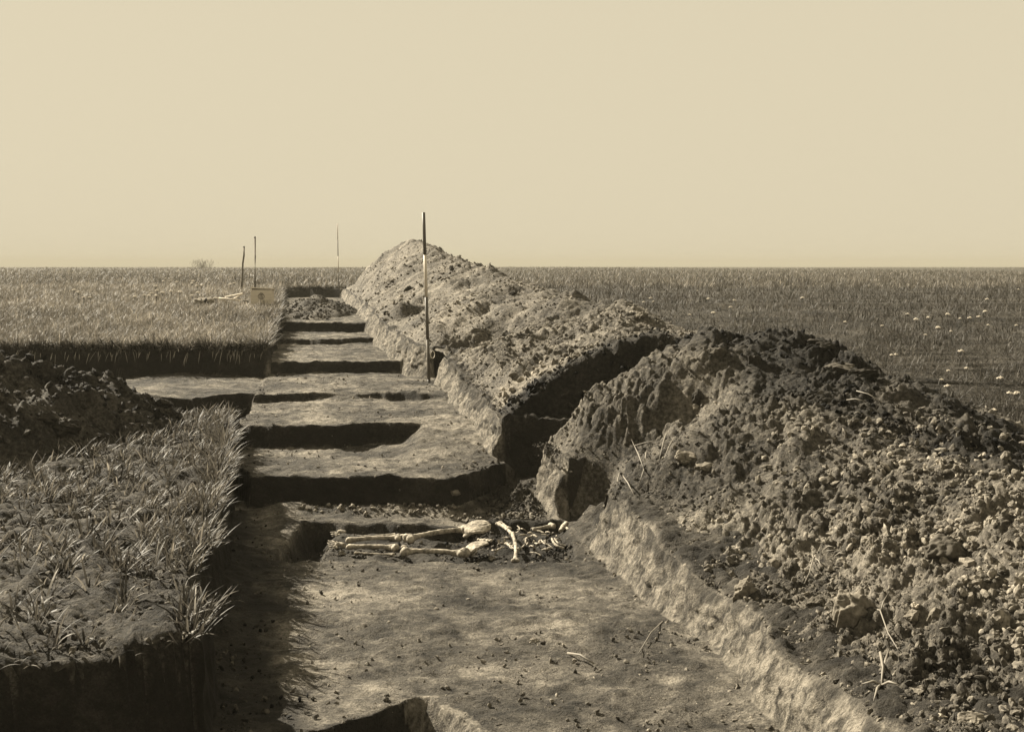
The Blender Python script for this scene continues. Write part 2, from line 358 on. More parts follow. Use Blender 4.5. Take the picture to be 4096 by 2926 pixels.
Z = Z + rb * (.016 * fbm(X * 8, Yg * 8, 125, 4) + .025 * clods(X * 16, Yg * 16, 140, .6) + .015 * clods(X * 32, Yg * 32, 145, .7))
Z = Z + near * (.012 * fbm(X * 3, Yg * 3, 120, 3) * 1.0) + near * (.012 * clods(X * 16, Yg * 16, 130, .35)) * (Z > -1.5)
R_, K_ = X.shape
wall = np.zeros_like(X); wall[:, nL + NW + nF - 1:nL + NW + nF + NW] = 1
wall[:, nL:nL + NW] = .0
# faces of steps: steep in Y, shade painted in as dark soil
gyv = np.abs(np.gradient(Z, axis=0) / np.gradient(Yg, axis=0)); gxv = np.abs(np.gradient(Z, axis=1) / np.maximum(np.abs(np.gradient(X, axis=1)), 1e-4))
surf = zs(Yg); depth = surf - Z
prp = ip(Yg, [(2, -2), (3.2, -1.0), (3.7, -.45), (4.1, -.17), (4.46, -.10), (4.78, -.25), (4.9, -.37)])
hum_shade = np.zeros_like(X)
pitwall = (X > prp - .13) & (X < prp + .03) & (Yg < 4.96) & (Yg > 3.6)  # sun on the pit's right face, painted in as pale soil
wall = np.where(pitwall, 1, wall)
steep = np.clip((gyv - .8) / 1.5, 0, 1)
hum_shade = np.maximum(hum_shade, steep)
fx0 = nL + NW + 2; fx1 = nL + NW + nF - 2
hum_shade[:, fx0:fx1] = np.maximum(hum_shade[:, fx0:fx1], np.clip((np.hypot(gyv, gxv)[:, fx0:fx1] - .8) / 1.2, 0, 1))  # slanting step faces darkened too, shade put into the colour
hum_shade[:, nL:nL + NW] = np.clip((zLe - zfa - .04) / .05, 0, 1)  # left wall painted dark from top to bottom for its shade
hw = nL + NW + nF
hum_shade[:, hw:hw + NW] = np.clip((fw[None, :] + .5 * vn(YY * 2.3 + 0 * ZwR, ZwR * 4, 46) + .4 * vn(YY * 11 + 0 * ZwR, ZwR * 12, 47) - .85) / .3, 0, .75)
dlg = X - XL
hum_shade = np.where((dlg > 0) & (Yg < 8.5) & (X < XR), np.maximum(hum_shade, .95 * np.clip((np.interp(Yg, [4, 5, 6, 8], [.46, .42, .3, .24]) + .07 * vn(Yg * 3, Yg * 0, 35) + .05 * vn(X * 12, Yg * 12, 36) - dlg) / .08, 0, 1)), hum_shade)  # left wall's cast shadow painted along the trench floor
grave = (X > -1.48) & (X < .40) & (Yg > 7.15) & (Yg < 8.15 + .26 * (X > -.36))
hum_shade = np.where(grave, np.clip((depth - .45) / .04, 0, .85 ) * np.where(X > -.45, 1.1, .9), hum_shade)
bankR = (X > XR + .115); hum_shade = np.where(bankR & (depth > -.5), np.maximum(hum_shade, .75), hum_shade)
hum_shade = np.where((np.hypot(X - 0, Yg - 8.85) < .4) & (Z > -.74), .7, hum_shade)
hum_shade[:, hw:hw + NW] = np.where((YY > 8.38) & (YY < 8.86) & (fw[None, :] < .93), 0, hum_shade[:, hw:hw + NW])
wall[:, hw:hw + NW] *= 1 - ((YY > 7.52) & (YY < 8.4))
hum_shade[:, hw:hw + NW] = np.where((YY > 7.52) & (YY < 8.4), .5, hum_shade[:, hw:hw + NW])
wall = np.where(bankR & (Yg > 8.3) & (Yg < 8.82) & (X < XR + .2), .95, wall)
hum_shade = np.where(pitwall, 0, hum_shade)
idx = np.arange(R_ * K_).reshape(R_, K_)
Q = np.stack([idx[:-1, :-1], idx[:-1, 1:], idx[1:, 1:], idx[1:, :-1]], -1).reshape(-1, 4)
cz = (depth[:-1, :-1] + depth[1:, 1:] + depth[:-1, 1:] + depth[1:, :-1]).reshape(-1) / 4
cc = np.zeros((R_ - 1, K_ - 1), bool); cc[:, nL - 1:nL + NW + nF + NW] = True
cc &= (Ys[:-1] < 32.5)[:, None]
istr = (cz > .045) & (Yg[:-1, :-1].reshape(-1) < 33) | cc.reshape(-1)
V = np.stack([X, Yg, Z], -1).reshape(-1, 3)
def sub(Qs, name, m):
    u, inv = np.unique(Qs, return_inverse=True)
    me = npmesh(name, V[u], inv.reshape(-1, 4))
    for an, arr in (('wall', wall), ('humus_shade', hum_shade)):
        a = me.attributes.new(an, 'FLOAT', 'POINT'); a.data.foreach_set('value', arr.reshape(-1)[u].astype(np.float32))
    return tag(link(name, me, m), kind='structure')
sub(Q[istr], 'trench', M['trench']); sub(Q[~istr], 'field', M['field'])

# ---------------------------------------------------------------- spoil heaps
def grid_obj(name, Xg, Yg_, Zg, keep, m, tone=None):
    r, k = Xg.shape; ii = np.arange(r * k).reshape(r, k)
    Qh = np.stack([ii[:-1, :-1], ii[:-1, 1:], ii[1:, 1:], ii[1:, :-1]], -1)
    kk = keep[:-1, :-1] | keep[1:, 1:] | keep[:-1, 1:] | keep[1:, :-1]
    Qh = Qh[kk]; u, inv = np.unique(Qh, return_inverse=True)
    Vh = np.stack([Xg, Yg_, Zg], -1).reshape(-1, 3)
    tn = (tone if tone is not None else .5 + 0 * Xg).reshape(-1)[u]
    return link(name, npmesh(name, Vh[u], inv.reshape(-1, 4), tone=tn), m)
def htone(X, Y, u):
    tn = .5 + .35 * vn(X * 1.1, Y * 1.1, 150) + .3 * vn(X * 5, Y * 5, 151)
    k = np.clip((u - ip(Y, WC) + .25) / .45, 0, 1) * (Y < 9.6)      # darker tone on the far side of the near heap
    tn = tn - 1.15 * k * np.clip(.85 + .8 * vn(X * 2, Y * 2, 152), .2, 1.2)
    G = np.clip((10.05 - Y) / .15, 0, 1) * (Y > 8.85) * np.clip((1.3 - X) / .3, 0, 1)  # front face of the gap, its shade painted into the tone
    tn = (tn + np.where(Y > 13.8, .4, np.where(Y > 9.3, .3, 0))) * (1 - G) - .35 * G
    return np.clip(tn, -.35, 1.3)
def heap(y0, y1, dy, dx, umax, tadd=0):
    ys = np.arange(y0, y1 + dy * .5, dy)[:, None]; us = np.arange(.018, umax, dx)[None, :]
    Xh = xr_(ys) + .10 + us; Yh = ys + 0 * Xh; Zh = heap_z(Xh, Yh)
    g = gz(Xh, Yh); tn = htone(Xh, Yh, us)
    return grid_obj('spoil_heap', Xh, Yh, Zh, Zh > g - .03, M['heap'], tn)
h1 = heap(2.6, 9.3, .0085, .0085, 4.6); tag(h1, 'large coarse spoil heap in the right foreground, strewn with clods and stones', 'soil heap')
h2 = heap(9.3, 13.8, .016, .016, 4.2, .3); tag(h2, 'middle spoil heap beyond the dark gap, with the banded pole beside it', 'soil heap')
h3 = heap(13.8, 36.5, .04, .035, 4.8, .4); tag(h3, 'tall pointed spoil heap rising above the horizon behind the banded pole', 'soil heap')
xg, yg = np.meshgrid(np.arange(-8.6, -2.3, .014), np.arange(6.4, 11.9, .014))
zg = lheap_z(xg, yg); h4 = grid_obj('spoil_heap', xg, yg, zg, zg > gz(xg, yg) - .03, M['dark'], .5 + .4 * vn(xg * 3, yg * 3, 155))
tag(h4, 'dark cloddy spoil heap on the left between the grass patch and the side trench', 'soil heap')
xg, yg = np.meshgrid(np.arange(-5.2, -2.8, .03), np.arange(19.2, 27.5, .06))
zg = pile_z(xg, yg); inb = (xg > xl_(yg) + .05) & (xg < xr_(yg) + .05)
h5 = grid_obj('soil_pile', xg, yg, zg, (zg > gz(xg, yg) - .02) & inb, M['dark'], .75 + .2 * vn(xg * 3, yg * 3, 156))
tag(h5, 'small pile of loose soil lying on the floor at the far end of the trench', 'soil pile')

# ---------------------------------------------------------------- crumbs and clods (loose fill)
def ico(sub_, seed, j=.22):
    bm = bmesh.new(); bmesh.ops.create_icosphere(bm, subdivisions=sub_, radius=1)
    r = np.random.default_rng(seed); v = np.array([x.co[:] for x in bm.verts])
    v *= (1 + r.normal(0, j, (len(v), 1))); v *= np.array([1, .75, .5]) * r.uniform(.85, 1.15, 3)
    f = np.array([[q.index for q in p.verts] for p in bm.faces]); bm.free(); return v, f
def rotm(n):
    q = rng.normal(size=(n, 4)); q /= np.linalg.norm(q, axis=1)[:, None]; a, b, c, d = q.T
    return np.stack([1 - 2 * (c * c + d * d), 2 * (b * c - a * d), 2 * (b * d + a * c), 2 * (b * c + a * d), 1 - 2 * (b * b + d * d), 2 * (c * d - a * b), 2 * (b * d - a * c), 2 * (c * d + a * b), 1 - 2 * (b * b + c * c)], -1).reshape(n, 3, 3)
def scatter(name, pos, size, subd, m, label, tone=None, sink=.3):
    Vs = []; Fs = []; Ts = []; o = 0; nv = 5
    if tone is None: tone = np.clip(htone(pos[:, 0], pos[:, 1], pos[:, 0] - xr_(pos[:, 1]) - .1) * .85 + rng.uniform(-.25, .35, len(pos)), -.3, 1.2)
    for k in range(nv):
        p = pos[k::nv]; s = size[k::nv]; tn = tone[k::nv]
        v, f = ico(subd, 200 + k, .14 if subd > 1 else .2); n = len(p)
        w_ = np.einsum('nij,vj->nvi', rotm(n), v) * s[:, None, None] + p[:, None, :]; w_[:, :, 2] += (s * (1 - sink) * .5)[:, None]
        Vs.append(w_.reshape(-1, 3)); Fs.append((f[None] + (o + np.arange(n) * len(v))[:, None, None]).reshape(-1, 3)); o += n * len(v)
        Ts.append(np.repeat(tn, len(v)))
    me = npmesh(name, np.concatenate(Vs), tris=np.concatenate(Fs), smooth=False, tone=np.concatenate(Ts))
    return tag(link(name, me, m), label, 'soil crumbs', kind='stuff')
def hpts(n, y0, y1, umin, umax, smin, smax, pw=2.2):
    # even density in the picture: more per square metre near the camera
    u = rng.uniform(0, 1, n); Y = 1 / (1 / y0 + u * (1 / y1 - 1 / y0)); X = xr_(Y) + rng.uniform(umin, umax, n)
    dens = .78 + .55 * vn(X * 1.6, Y * 1.6, 170) + .4 * vn(X * 5, Y * 5, 171)
    Zh = heap_z(X, Y); ok = (rng.uniform(0, 1, n) < dens) & (Zh > gz(X, Y) - .02)
    X, Y, Zh = X[ok], Y[ok], Zh[ok]
    s = smin + (smax - smin) * rng.uniform(0, 1, len(X)) ** pw * (.35 + .65 * np.clip(.5 + vn(X * 1.2, Y * 1.2, 172), 0, 1))
    return np.stack([X, Y, Zh], 1), s
p, s = hpts(80000, 2.8, 9.2, .1, 4.2, .003, .027, 6.5); p_, s_ = hpts(34000, 2.6, 5.6, .1, 3.2, .003, .027, 6.5); p = np.concatenate([p, p_]); s = np.concatenate([s, s_]); big = s > .011
scatter('soil_crumbs', p[~big], s[~big], 1, M['crumb'], 'fine pale crumbs of soil scattered over the near spoil heap')
scatter('soil_crumbs', p[big], s[big], 2, M['crumb'], 'pale broken lumps of soil strewn over the near spoil heap')
p, s = hpts(28000, 9.55, 34, .1, 3.6, .006, .045, 6.0)
scatter('soil_crumbs', p, s, 1, M['crumb'], 'small lumps of soil covering the middle and far spoil heaps')
n = 5200; Y = 1 / rng.uniform(1 / 7.2, 1 / 3.9, n); X = xr_(Y) + rng.uniform(.7, 2.9, n); dn = .15 + np.exp(-((X - (1.95 + .12 * (Y - 5))) / .5) ** 2) * (.8 + .8 * vn(X * 2.5, Y * 2.5, 175)); ok = rng.uniform(0, 1, n) < dn; X = X[ok]; Y = Y[ok]
scatter('soil_crumbs', np.stack([X, Y, heap_z(X, Y)], 1), .007 + .026 * rng.uniform(0, 1, len(X)) ** 3, 2, M['crumb'], 'angular pale lumps gathered on the right slope of the near spoil heap', tone=rng.uniform(.5, 1.1, len(X)))
n = 9000; Y = 1 / rng.uniform(1 / 9.3, 1 / 2.6, n); X = xr_(Y) + .11 + rng.uniform(0, 1, n) ** 1.5 * .5
scatter('soil_crumbs', np.stack([X, Y, top(X, Y)], 1), .003 + .015 * rng.uniform(0, 1, n) ** 5, 1, M['crumb'], 'fine crumbs of soil along the top of the pale right wall', tone=rng.uniform(0, 1, n))
# on the trench floor
n = 9000; u = rng.uniform(0, 1, n); Y = 1 / (1 / 3.2 + u * (1 / 14 - 1 / 3.2)); a = rng.beta(.5, .5, n); X = xl_(Y) + .08 + a * (xr_(Y) - xl_(Y) - .1)
# more near the right wall foot and at the feet of steps
e1 = 8.45 + .05 * rng.normal(size=900); xe = rng.uniform(-1.6, .15, 900); Y = np.append(Y, e1); X = np.append(X, xe)
gxx = rng.uniform(-1.45, .33, 2600); gxx = np.where(rng.uniform(0, 1, 2600) < .4, rng.uniform(-.35, .33, 2600), gxx); gyy = rng.uniform(7.25, 8.12, 2600) + .2 * (gxx > -.35) * rng.uniform(0, 1, 2600); Y = np.append(Y, gyy); X = np.append(X, gxx)
s = .0025 + .015 * rng.uniform(0, 1, len(X)) ** 6; s[n:n + 900] *= 1.6
xm = rng.normal(.0, .16, 900); ym = rng.normal(8.82, .15, 900); okm = (ym < 9.2) & (xm < .35); xm = xm[okm]; ym = ym[okm]
scatter('soil_crumbs', np.stack([xm, ym, gz(xm, ym)], 1), .006 + .02 * rng.uniform(0, 1, len(xm)) ** 3, 1, M['dark'], 'dark rubble at the mouth of the right-hand side cut', tone=rng.uniform(.2, 1, len(xm)))
xm = rng.uniform(-4.9, -3.1, 2500); ym = rng.uniform(19.6, 27, 2500); zm = pile_z(xm, ym); okm = (zm > gz(xm, ym)) & (xm > xl_(ym) + .1) & (xm < xr_(ym)); xm = xm[okm]; ym = ym[okm]
scatter('soil_crumbs', np.stack([xm, ym, pile_z(xm, ym)], 1), .012 + .03 * rng.uniform(0, 1, len(xm)) ** 3, 1, M['dark'], 'lumps on the small pile at the far end of the trench', tone=rng.uniform(.3, 1.4, len(xm))); s[n + 900:] *= 1.25
scatter('soil_crumbs', np.stack([X, Y, gz(X, Y)], 1), s, 1, M['crumb'], 'scattered crumbs of soil lying on the trench floor', tone=np.where((np.arange(len(X)) > n + 900) | (X - xl_(Y) < np.interp(Y, [4, 5, 6, 8], [.5, .46, .34, .28])), rng.uniform(-.35, .3, len(X)), rng.uniform(.2, 1.0, len(X))))  # crumbs darkened in the left wall's painted shadow; dark soil in the grave
# left patch soil and left heap
n = 26000; Y = rng.uniform(3.7, 10.1, n); X = xl_(Y) - rng.uniform(.02, 4.6, n); ok = (left_z(X, Y) > zs(Y) - .05) & (lheap_z(X, Y) < -.3); X = X[ok]; Y = Y[ok]
scatter('soil_crumbs', np.stack([X, Y, left_z(X, Y) + .01], 1), .003 + .018 * rng.uniform(0, 1, len(X)) ** 4, 1, M['crumb'], 'crumbly soil between the green shoots on the left grass patch', tone=rng.uniform(-.2, .6, len(X)))
n = 16000; Y = rng.uniform(6.7, 11.4, n); X = rng.uniform(-8, -2.6, n); ok = lheap_z(X, Y) > -.31; X = X[ok]; Y = Y[ok]
scatter('soil_crumbs', np.stack([X, Y, lheap_z(X, Y)], 1), .006 + .04 * rng.uniform(0, 1, len(X)) ** 5, 1, M['dark'], 'dark lumps of soil on the left spoil heap')

# ---------------------------------------------------------------- grass
def blades(base, L, W, az, lean, bend, nseg, seed=0):
    """curved tapering leaves; returns vertices, quads, tris"""
    n = len(base); t = np.linspace(0, 1, nseg + 1); dirx = np.cos(az); diry = np.sin(az)
    ang = lean[:, None] + bend[:, None] * t[None, :] ** 1.3
    dl = (L / nseg)[:, None]; dh = np.sin(ang) * dl; dv = np.cos(ang) * dl
    H = np.concatenate([np.zeros((n, 1)), np.cumsum(dh[:, :-1], 1)], 1); Vv = np.concatenate([np.zeros((n, 1)), np.cumsum(dv[:, :-1], 1)], 1)
    cx = base[:, :1] + H * dirx[:, None]; cy = base[:, 1:2] + H * diry[:, None]; czz = base[:, 2:3] + Vv
    wdt = W[:, None] * .5 * np.array([.6] + [np.sin(np.pi * (.25 + .75 * q)) ** .7 if q < 1 else 0 for q in t[1:]])[None, :]
    tw = az + np.pi / 2 + rng.uniform(-.6, .6, n)
    sx = np.cos(tw)[:, None] * wdt; sy = np.sin(tw)[:, None] * wdt; sz = rng.uniform(-.5, .5, n)[:, None] * wdt
    A = np.stack([cx - sx, cy - sy, czz - sz], -1)[:, :-1]; B = np.stack([cx + sx, cy + sy, czz + sz], -1)[:, :-1]; T = np.stack([cx, cy, czz], -1)[:, -1:]
    V_ = np.concatenate([A, B, T], 1); m = nseg; k = 2 * m + 1; off = (np.arange(n) * k)[:, None, None]
    q = np.array([[i, m + i, m + i + 1, i + 1] for i in range(m - 1)]).reshape(-1, 4); tr = np.array([[m - 1, 2 * m - 1, 2 * m]])
    return V_.reshape(-1, 3), (q[None] + off).reshape(-1, 4), (tr[None] + off).reshape(-1, 3), k
def grass_obj(name, parts, m, label, cat='grass'):
    Vs, Qs, Ts, Tn, o = [], [], [], [], 0
    for (base, L, W, az, lean, bend, nseg, tone) in parts:
        v, q, t, k = blades(base, L, W, az, lean, bend, nseg)
        Vs.append(v); Qs.append(q + o); Ts.append(t + o); o += len(v)
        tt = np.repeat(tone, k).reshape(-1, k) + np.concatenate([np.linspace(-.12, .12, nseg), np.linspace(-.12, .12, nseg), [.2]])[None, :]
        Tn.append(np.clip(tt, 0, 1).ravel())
    Qs = [q for q in Qs if len(q)]
    me = npmesh(name, np.concatenate(Vs), np.concatenate(Qs) if Qs else None, np.concatenate(Ts), smooth=False, tone=np.concatenate(Tn))
    return tag(link(name, me, m), label, cat, kind='stuff')
def tufts(cx, cy, czz, nb, spread, Lm, Wm, leanm, nseg, drift=0, driftaz=0):
    n = len(cx); r = np.repeat(np.arange(n), nb); N = len(r)
    az = rng.uniform(0, 2 * np.pi, N); rr = spread * rng.uniform(0, 1, N) ** .5
    b = np.stack([cx[r] + rr * np.cos(az), cy[r] + rr * np.sin(az), czz[r] - .01], 1)
    az = az + rng.normal(0, .5, N)
    if drift: az = np.where(rng.uniform(0, 1, N) < drift, driftaz + rng.normal(0, .6, N), az)
    ts = np.repeat(rng.uniform(.6, 1.15, n), nb)
    L = Lm * ts * rng.uniform(.5, 1.15, N); W = Wm * rng.uniform(.6, 1.3, N)
    lean = np.abs(rng.normal(leanm, .22, N)); bend = np.abs(rng.normal(.7, .45, N))
    return (b, L, W, az, lean, bend, nseg, rng.beta(.8, 2.6, N))
# near patch on the left
n = 1750; Y = rng.uniform(4.0, 10.2, n); X = xl_(Y) - .01 - rng.uniform(0, 1, n) ** 1.25 * 3.4
# density as in the picture: thick along the trench edge and mid-patch, thin in the front corner
dn = ip(Y, [(4, .18), (4.8, .38), (5.6, .85), (7, 1.1), (10.2, 1.1)]) * ip(xl_(Y) - X, [(0, 1.1), (.6, 1), (1.2, .8), (2, .5), (3.4, .45)]) * (1 + .9 * vn(X * 2.1, Y * 2.1, 180))
ok = (rng.uniform(0, 1, n) < dn) & (left_z(X, Y) > zs(Y) - .03) & (lheap_z(X, Y) < -.28); X = X[ok]; Y = Y[ok]
pa = tufts(X, Y, left_z(X, Y), 11, .028, .145, .0085, .5, 5, .25, .2)
Yb = rng.choice(rng.uniform(4.3, 10.2, 45), 190) + rng.normal(0, .05, 190); Xb = xl_(Yb) - rng.uniform(-.015, .07, len(Yb))
pb = tufts(Xb, Yb, zs(Yb), 9, .04, .18, .008, .55, 5, .15, -.1)
# sprawling low leaves
n = 3600; Y = rng.uniform(3.9, 10.2, n); X = xl_(Y) - rng.uniform(0, 3.2, n); ok = (left_z(X, Y) > zs(Y) - .03) & (lheap_z(X, Y) < -.28) & (rng.uniform(0, 1, n) < ip(Y, [(4, .3), (6, .8), (10, 1)])); X = X[ok]; Y = Y[ok]
pc = tufts(X, Y, left_z(X, Y), 5, .05, .10, .006, 1.15, 4)
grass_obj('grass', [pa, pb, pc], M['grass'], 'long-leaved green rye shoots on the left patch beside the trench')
def far_field(n, side, d0, d1, name, m, label, Lm, dens_w=1.0):
    u = rng.uniform(0, 1, n); Y = 1 / (1 / d0 + u * (1 / d1 - 1 / d0))
    if side < 0: X = xl_(Y) - rng.uniform(0, 1, n) * (Y * .78 + np.minimum(xl_(Y), 0) + 1.2)
    else: X = xr_(np.minimum(Y, 36)) + rng.uniform(0, 1, n) * (Y * .78 - xr_(np.minimum(Y, 36)))
    if side == 0: X = rng.uniform(-.75, .75, n) * Y
    ok = (gz(X, Y) > zs(Y) - .03) & ~((Y < 36.5) & (heap_z(X, Y, False) > zs(Y) + .0) & (X > xr_(Y))) & ~((Y < 12) & (X < 0) & (lheap_z(X, Y) > -.28))
    if side > 0: ok &= (Y > 33) | (X > xr_(Y) + 1.0)
    X = X[ok]; Y = Y[ok]; N = len(X)
    z = gz(X, Y); parts = []
    for a, b_, ns in ((0, 22, 3), (22, 1e9, 2)):
        k = (Y >= a) & (Y < b_)
        if not k.any(): continue
        q = Y[k]; nn = int(k.sum()); sc = np.clip(q / 22, 1, 2.2)
        cl = 1 + .3 * vn(X[k] * 1.3, q * 1.3, 191) + .35 * vn(X[k] * 5, q * 3, 193)
        L = Lm * rng.uniform(.45, 1.1, nn) * cl * np.minimum(sc, 1.25); W = .007 * rng.uniform(.6, 1.4, nn) * np.clip(q / 13, 1, 10)
        parts.append((np.stack([X[k], q, z[k] - .02], 1), L, W, rng.uniform(0, 6.28, nn), np.abs(rng.normal(.6, .35, nn)), np.abs(rng.normal(1.0, .6, nn)), ns, np.clip(rng.beta(1.2, 2.8, nn) + .25 * vn(X[k] * 6, q * 3, 194) + .22 * vn(X[k] * .9, q * .5, 192) * dens_w, 0, 1)))
    grass_obj(name, parts, m, label)
far_field(230000, -1, 13.9, 34, 'grass', M['grass_l'], 'pale dense grass of the field left of the trench', .19)
far_field(150000, 0, 33, 240, 'grass', M['grass'], 'distant grass reaching to the flat horizon', .22)
far_field(230000, 1, 5.0, 34, 'grass', M['grass_r'], 'dark meadow grass of the field right of the spoil heaps', .16)
# fringe hanging over the side trench wall and trench edges
n = 260; X = rng.uniform(-6.4, -3.0, n); Y = 14.05 + rng.uniform(0, .12, n)
f1 = tufts(X, Y, zs(Y) + 0 * X, 10, .05, .24, .009, .7, 4, .6, -np.pi / 2)
n = 200; Y = rng.uniform(14, 32, n); X = xl_(Y) - rng.uniform(0, .1, n); f2 = tufts(X, Y, zs(Y), 9, .05, .22, .011, .6, 3, .5, -.2)
n = 90; Y = 32.5 + rng.uniform(0, .2, n); X = rng.uniform(-6.6, -4.8, n); f3 = tufts(X, Y, zs(Y), 9, .05, .2, .02, .6, 3, .4, -np.pi / 2)
n = 110; Y = rng.uniform(9.6, 13.2, n); X = xr_(Y) + .12 + rng.uniform(0, .1, n); f4 = tufts(X, Y, top(X, Y), 4, .03, .10, .006, .9, 3, .6, np.pi)
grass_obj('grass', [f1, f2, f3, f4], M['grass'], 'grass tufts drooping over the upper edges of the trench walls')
# rootlets on the far wall of the side trench
n = 70; X = rng.uniform(-6.2, -3.0, n); b0 = np.stack([X, 13.93 + 0 * X, zs(14.) - rng.uniform(0, .06, n)], 1)
grass_obj('roots', [(b0, rng.uniform(.06, .2, n), np.full(n, .006), rng.normal(-1.57, .3, n), np.full(n, 2.4), rng.normal(.5, .2, n), 4, rng.uniform(0, .6, n))], M['straw'], 'pale rootlets hanging from the dark side trench wall', 'roots')

# ---------------------------------------------------------------- generic mesh builders
def from_bm(bm, name, m, parent=None, smooth=True):
    me = bpy.data.meshes.new(name); bm.normal_update(); bm.to_mesh(me); bm.free()
    for p_ in me.polygons: p_.use_smooth = smooth
    return link(name, me, m, parent)
def tube(bm, pts, rad, seg=10, cap=True):
    pts = [Vector(p_) for p_ in pts]; rings = []; up = Vector((0, 0, 1))
    for i, p_ in enumerate(pts):
        d = (pts[min(i + 1, len(pts) - 1)] - pts[max(i - 1, 0)]).normalized()
        a = d.cross(up); a = a.normalized() if a.length > 1e-3 else Vector((1, 0, 0)); b_ = d.cross(a)
        r = rad[i] if hasattr(rad, '__len__') else rad
        rings.append([bm.verts.new(p_ + (a * math.cos(2 * math.pi * k / seg) + b_ * math.sin(2 * math.pi * k / seg)) * r) for k in range(seg)])
    for i in range(len(rings) - 1):
        for k in range(seg): bm.faces.new((rings[i][k], rings[i][(k + 1) % seg], rings[i + 1][(k + 1) % seg], rings[i + 1][k]))
    if cap: bm.faces.new(rings[0][::-1]); bm.faces.new(rings[-1])
def ball(bm, c, r, sub_=2, sc=(1, 1, 1)):
    g = bmesh.ops.create_icosphere(bm, subdivisions=sub_, radius=1)
    for v in g['verts']: v.co = Vector((v.co.x * sc[0] * r, v.co.y * sc[1] * r, v.co.z * sc[2] * r)) + Vector(c)
def box(bm, c, size, rot=None):
    g = bmesh.ops.create_cube(bm, size=1); mtx = (rot or Matrix.Identity(3))
    for v in g['verts']: v.co = mtx @ Vector((v.co.x * size[0], v.co.y * size[1], v.co.z * size[2])) + Vector(c)
def remeshed(bm, name, m, parent, vox=.004):
    me = bpy.data.meshes.new('tmp'); bm.to_mesh(me); bm.free(); t = bpy.data.objects.new('tmp', me); C.objects.link(t)
    md = t.modifiers.new('r', 'REMESH'); md.mode = 'VOXEL'; md.voxel_size = vox
    sm = t.modifiers.new('s', 'SMOOTH'); sm.factor = .5; sm.iterations = 2
    dg = bpy.context.evaluated_depsgraph_get(); me2 = bpy.data.meshes.new_from_object(t.evaluated_get(dg)); me2.name = name
    bpy.data.objects.remove(t); bpy.data.meshes.remove(me); me2.materials.clear()
    co = np.zeros(len(me2.vertices) * 3, np.float32); me2.vertices.foreach_get('co', co); co = co.reshape(-1, 3)
    for k in range(3): co[:, k] += .0016 * vn(co[:, 0] * 70 + 9 * k, co[:, 1] * 70 + co[:, 2] * 50, 400 + k)
    me2.vertices.foreach_set('co', co.ravel())
    for p_ in me2.polygons: p_.use_smooth = True
    return link(name, me2, m, parent)
def lump(name, c, size, m, seed, flat=.6, parent=None, rough=.16, cuts=3, rz=0):
    bm = bmesh.new(); bmesh.ops.create_icosphere(bm, subdivisions=5, radius=1); r = random.Random(seed)
    planes = [(Vector((r.uniform(-1, 1), r.uniform(-1, 1), r.uniform(-.6, 1))).normalized(), r.uniform(.5, .85)) for _ in range(cuts * 4)]
    for v in bm.verts:
        for nrm, dd in planes:
            q = v.co.dot(nrm)
            if q > dd: v.co -= nrm * (q - dd)
    co = np.array([v.co[:] for v in bm.verts])
    nn = rough * (fbm(co[:, 0] * 2.3 + seed, co[:, 1] * 2.3 + co[:, 2] * 1.7, seed, 4, .6) - .8 * clods(co[:, 0] * 5 + seed, co[:, 1] * 5 + co[:, 2] * 4, seed, .6))
    for v, k in zip(bm.verts, nn):
        v.co *= 1 + k; v.co = Vector((v.co.x * size[0], v.co.y * size[1], v.co.z * size[2]))
    o = from_bm(bm, name, m, parent, True); o.location = c; o.rotation_euler = (r.uniform(-.2, .2), r.uniform(-.2, .2), rz); return o

# ---------------------------------------------------------------- skeleton in its shallow grave
sk = empty('human_skeleton', (-.55, 7.65, -.85))
tag(sk, 'pale human skeleton lying on its back in the shallow grave on the trench floor', 'skeleton')
def bw_(px, py, up=0.0):
    q = PZ(px, py, -.829 + up); return q - Vector(sk.location)
def longbone(name, a, b, r0, e0, e1, bow=(0, 0, 0)):
    bm = bmesh.new(); a = Vector(a); b = Vector(b); n_ = 14; pts = []; rad = []
    for i in range(n_ + 1):
        t = i / n_; q = a.lerp(b, t) + Vector(bow) * math.sin(math.pi * t); pts.append(q)
        f = max(0, 1 - t / .2) ** 1.6; g = max(0, 1 - (1 - t) / .2) ** 1.6
        rad.append(r0 * 1.12 * (1 + f * (e0 - 1) + g * (e1 - 1)))
    tube(bm, pts, rad, 12)
    d = (b - a).normalized(); s_ = d.cross(Vector((0, 0, 1))).normalized()
    for c, ee in ((a, e0), (b, e1)):
        for k in (-1, 1): ball(bm, c + s_ * k * r0 * ee * .75, r0 * ee * .95)
    return remeshed(bm, name, M['bone'], sk, .0042)
longbone('tibia', bw_(1608, 1967, .02), bw_(1736, 1961, .03), .0135, 1.5, 2.0, (0, 0, .008))
fm = longbone('femur', bw_(1762, 1963, .035), bw_(1902, 1940, .03), .0150, 2.1, 1.6, (0, .0, .012))
longbone('tibia', bw_(1610, 1984, .02), bw_(1728, 1986, .025), .0125, 1.5, 2.0, (0, .01, .004))
longbone('fibula', bw_(1626, 1999, 0), bw_(1722, 2004, 0), .0062, 1.5, 1.7, (0, -.004, 0))
longbone('fibula', bw_(1622, 1957, 0), bw_(1726, 1952, 0), .0058, 1.5, 1.7)
longbone('femur', bw_(1752, 1996, .03), bw_(1895, 2001, .025), .0145, 2.0, 1.7, (0, .006, .008))
for px, py, r in ((1747, 1956, .024), (1750, 1984, .020)):
    bm = bmesh.new(); ball(bm, bw_(px, py, .04), r, 2, (1, .9, .6)); remeshed(bm, 'patella', M['bone'], sk)
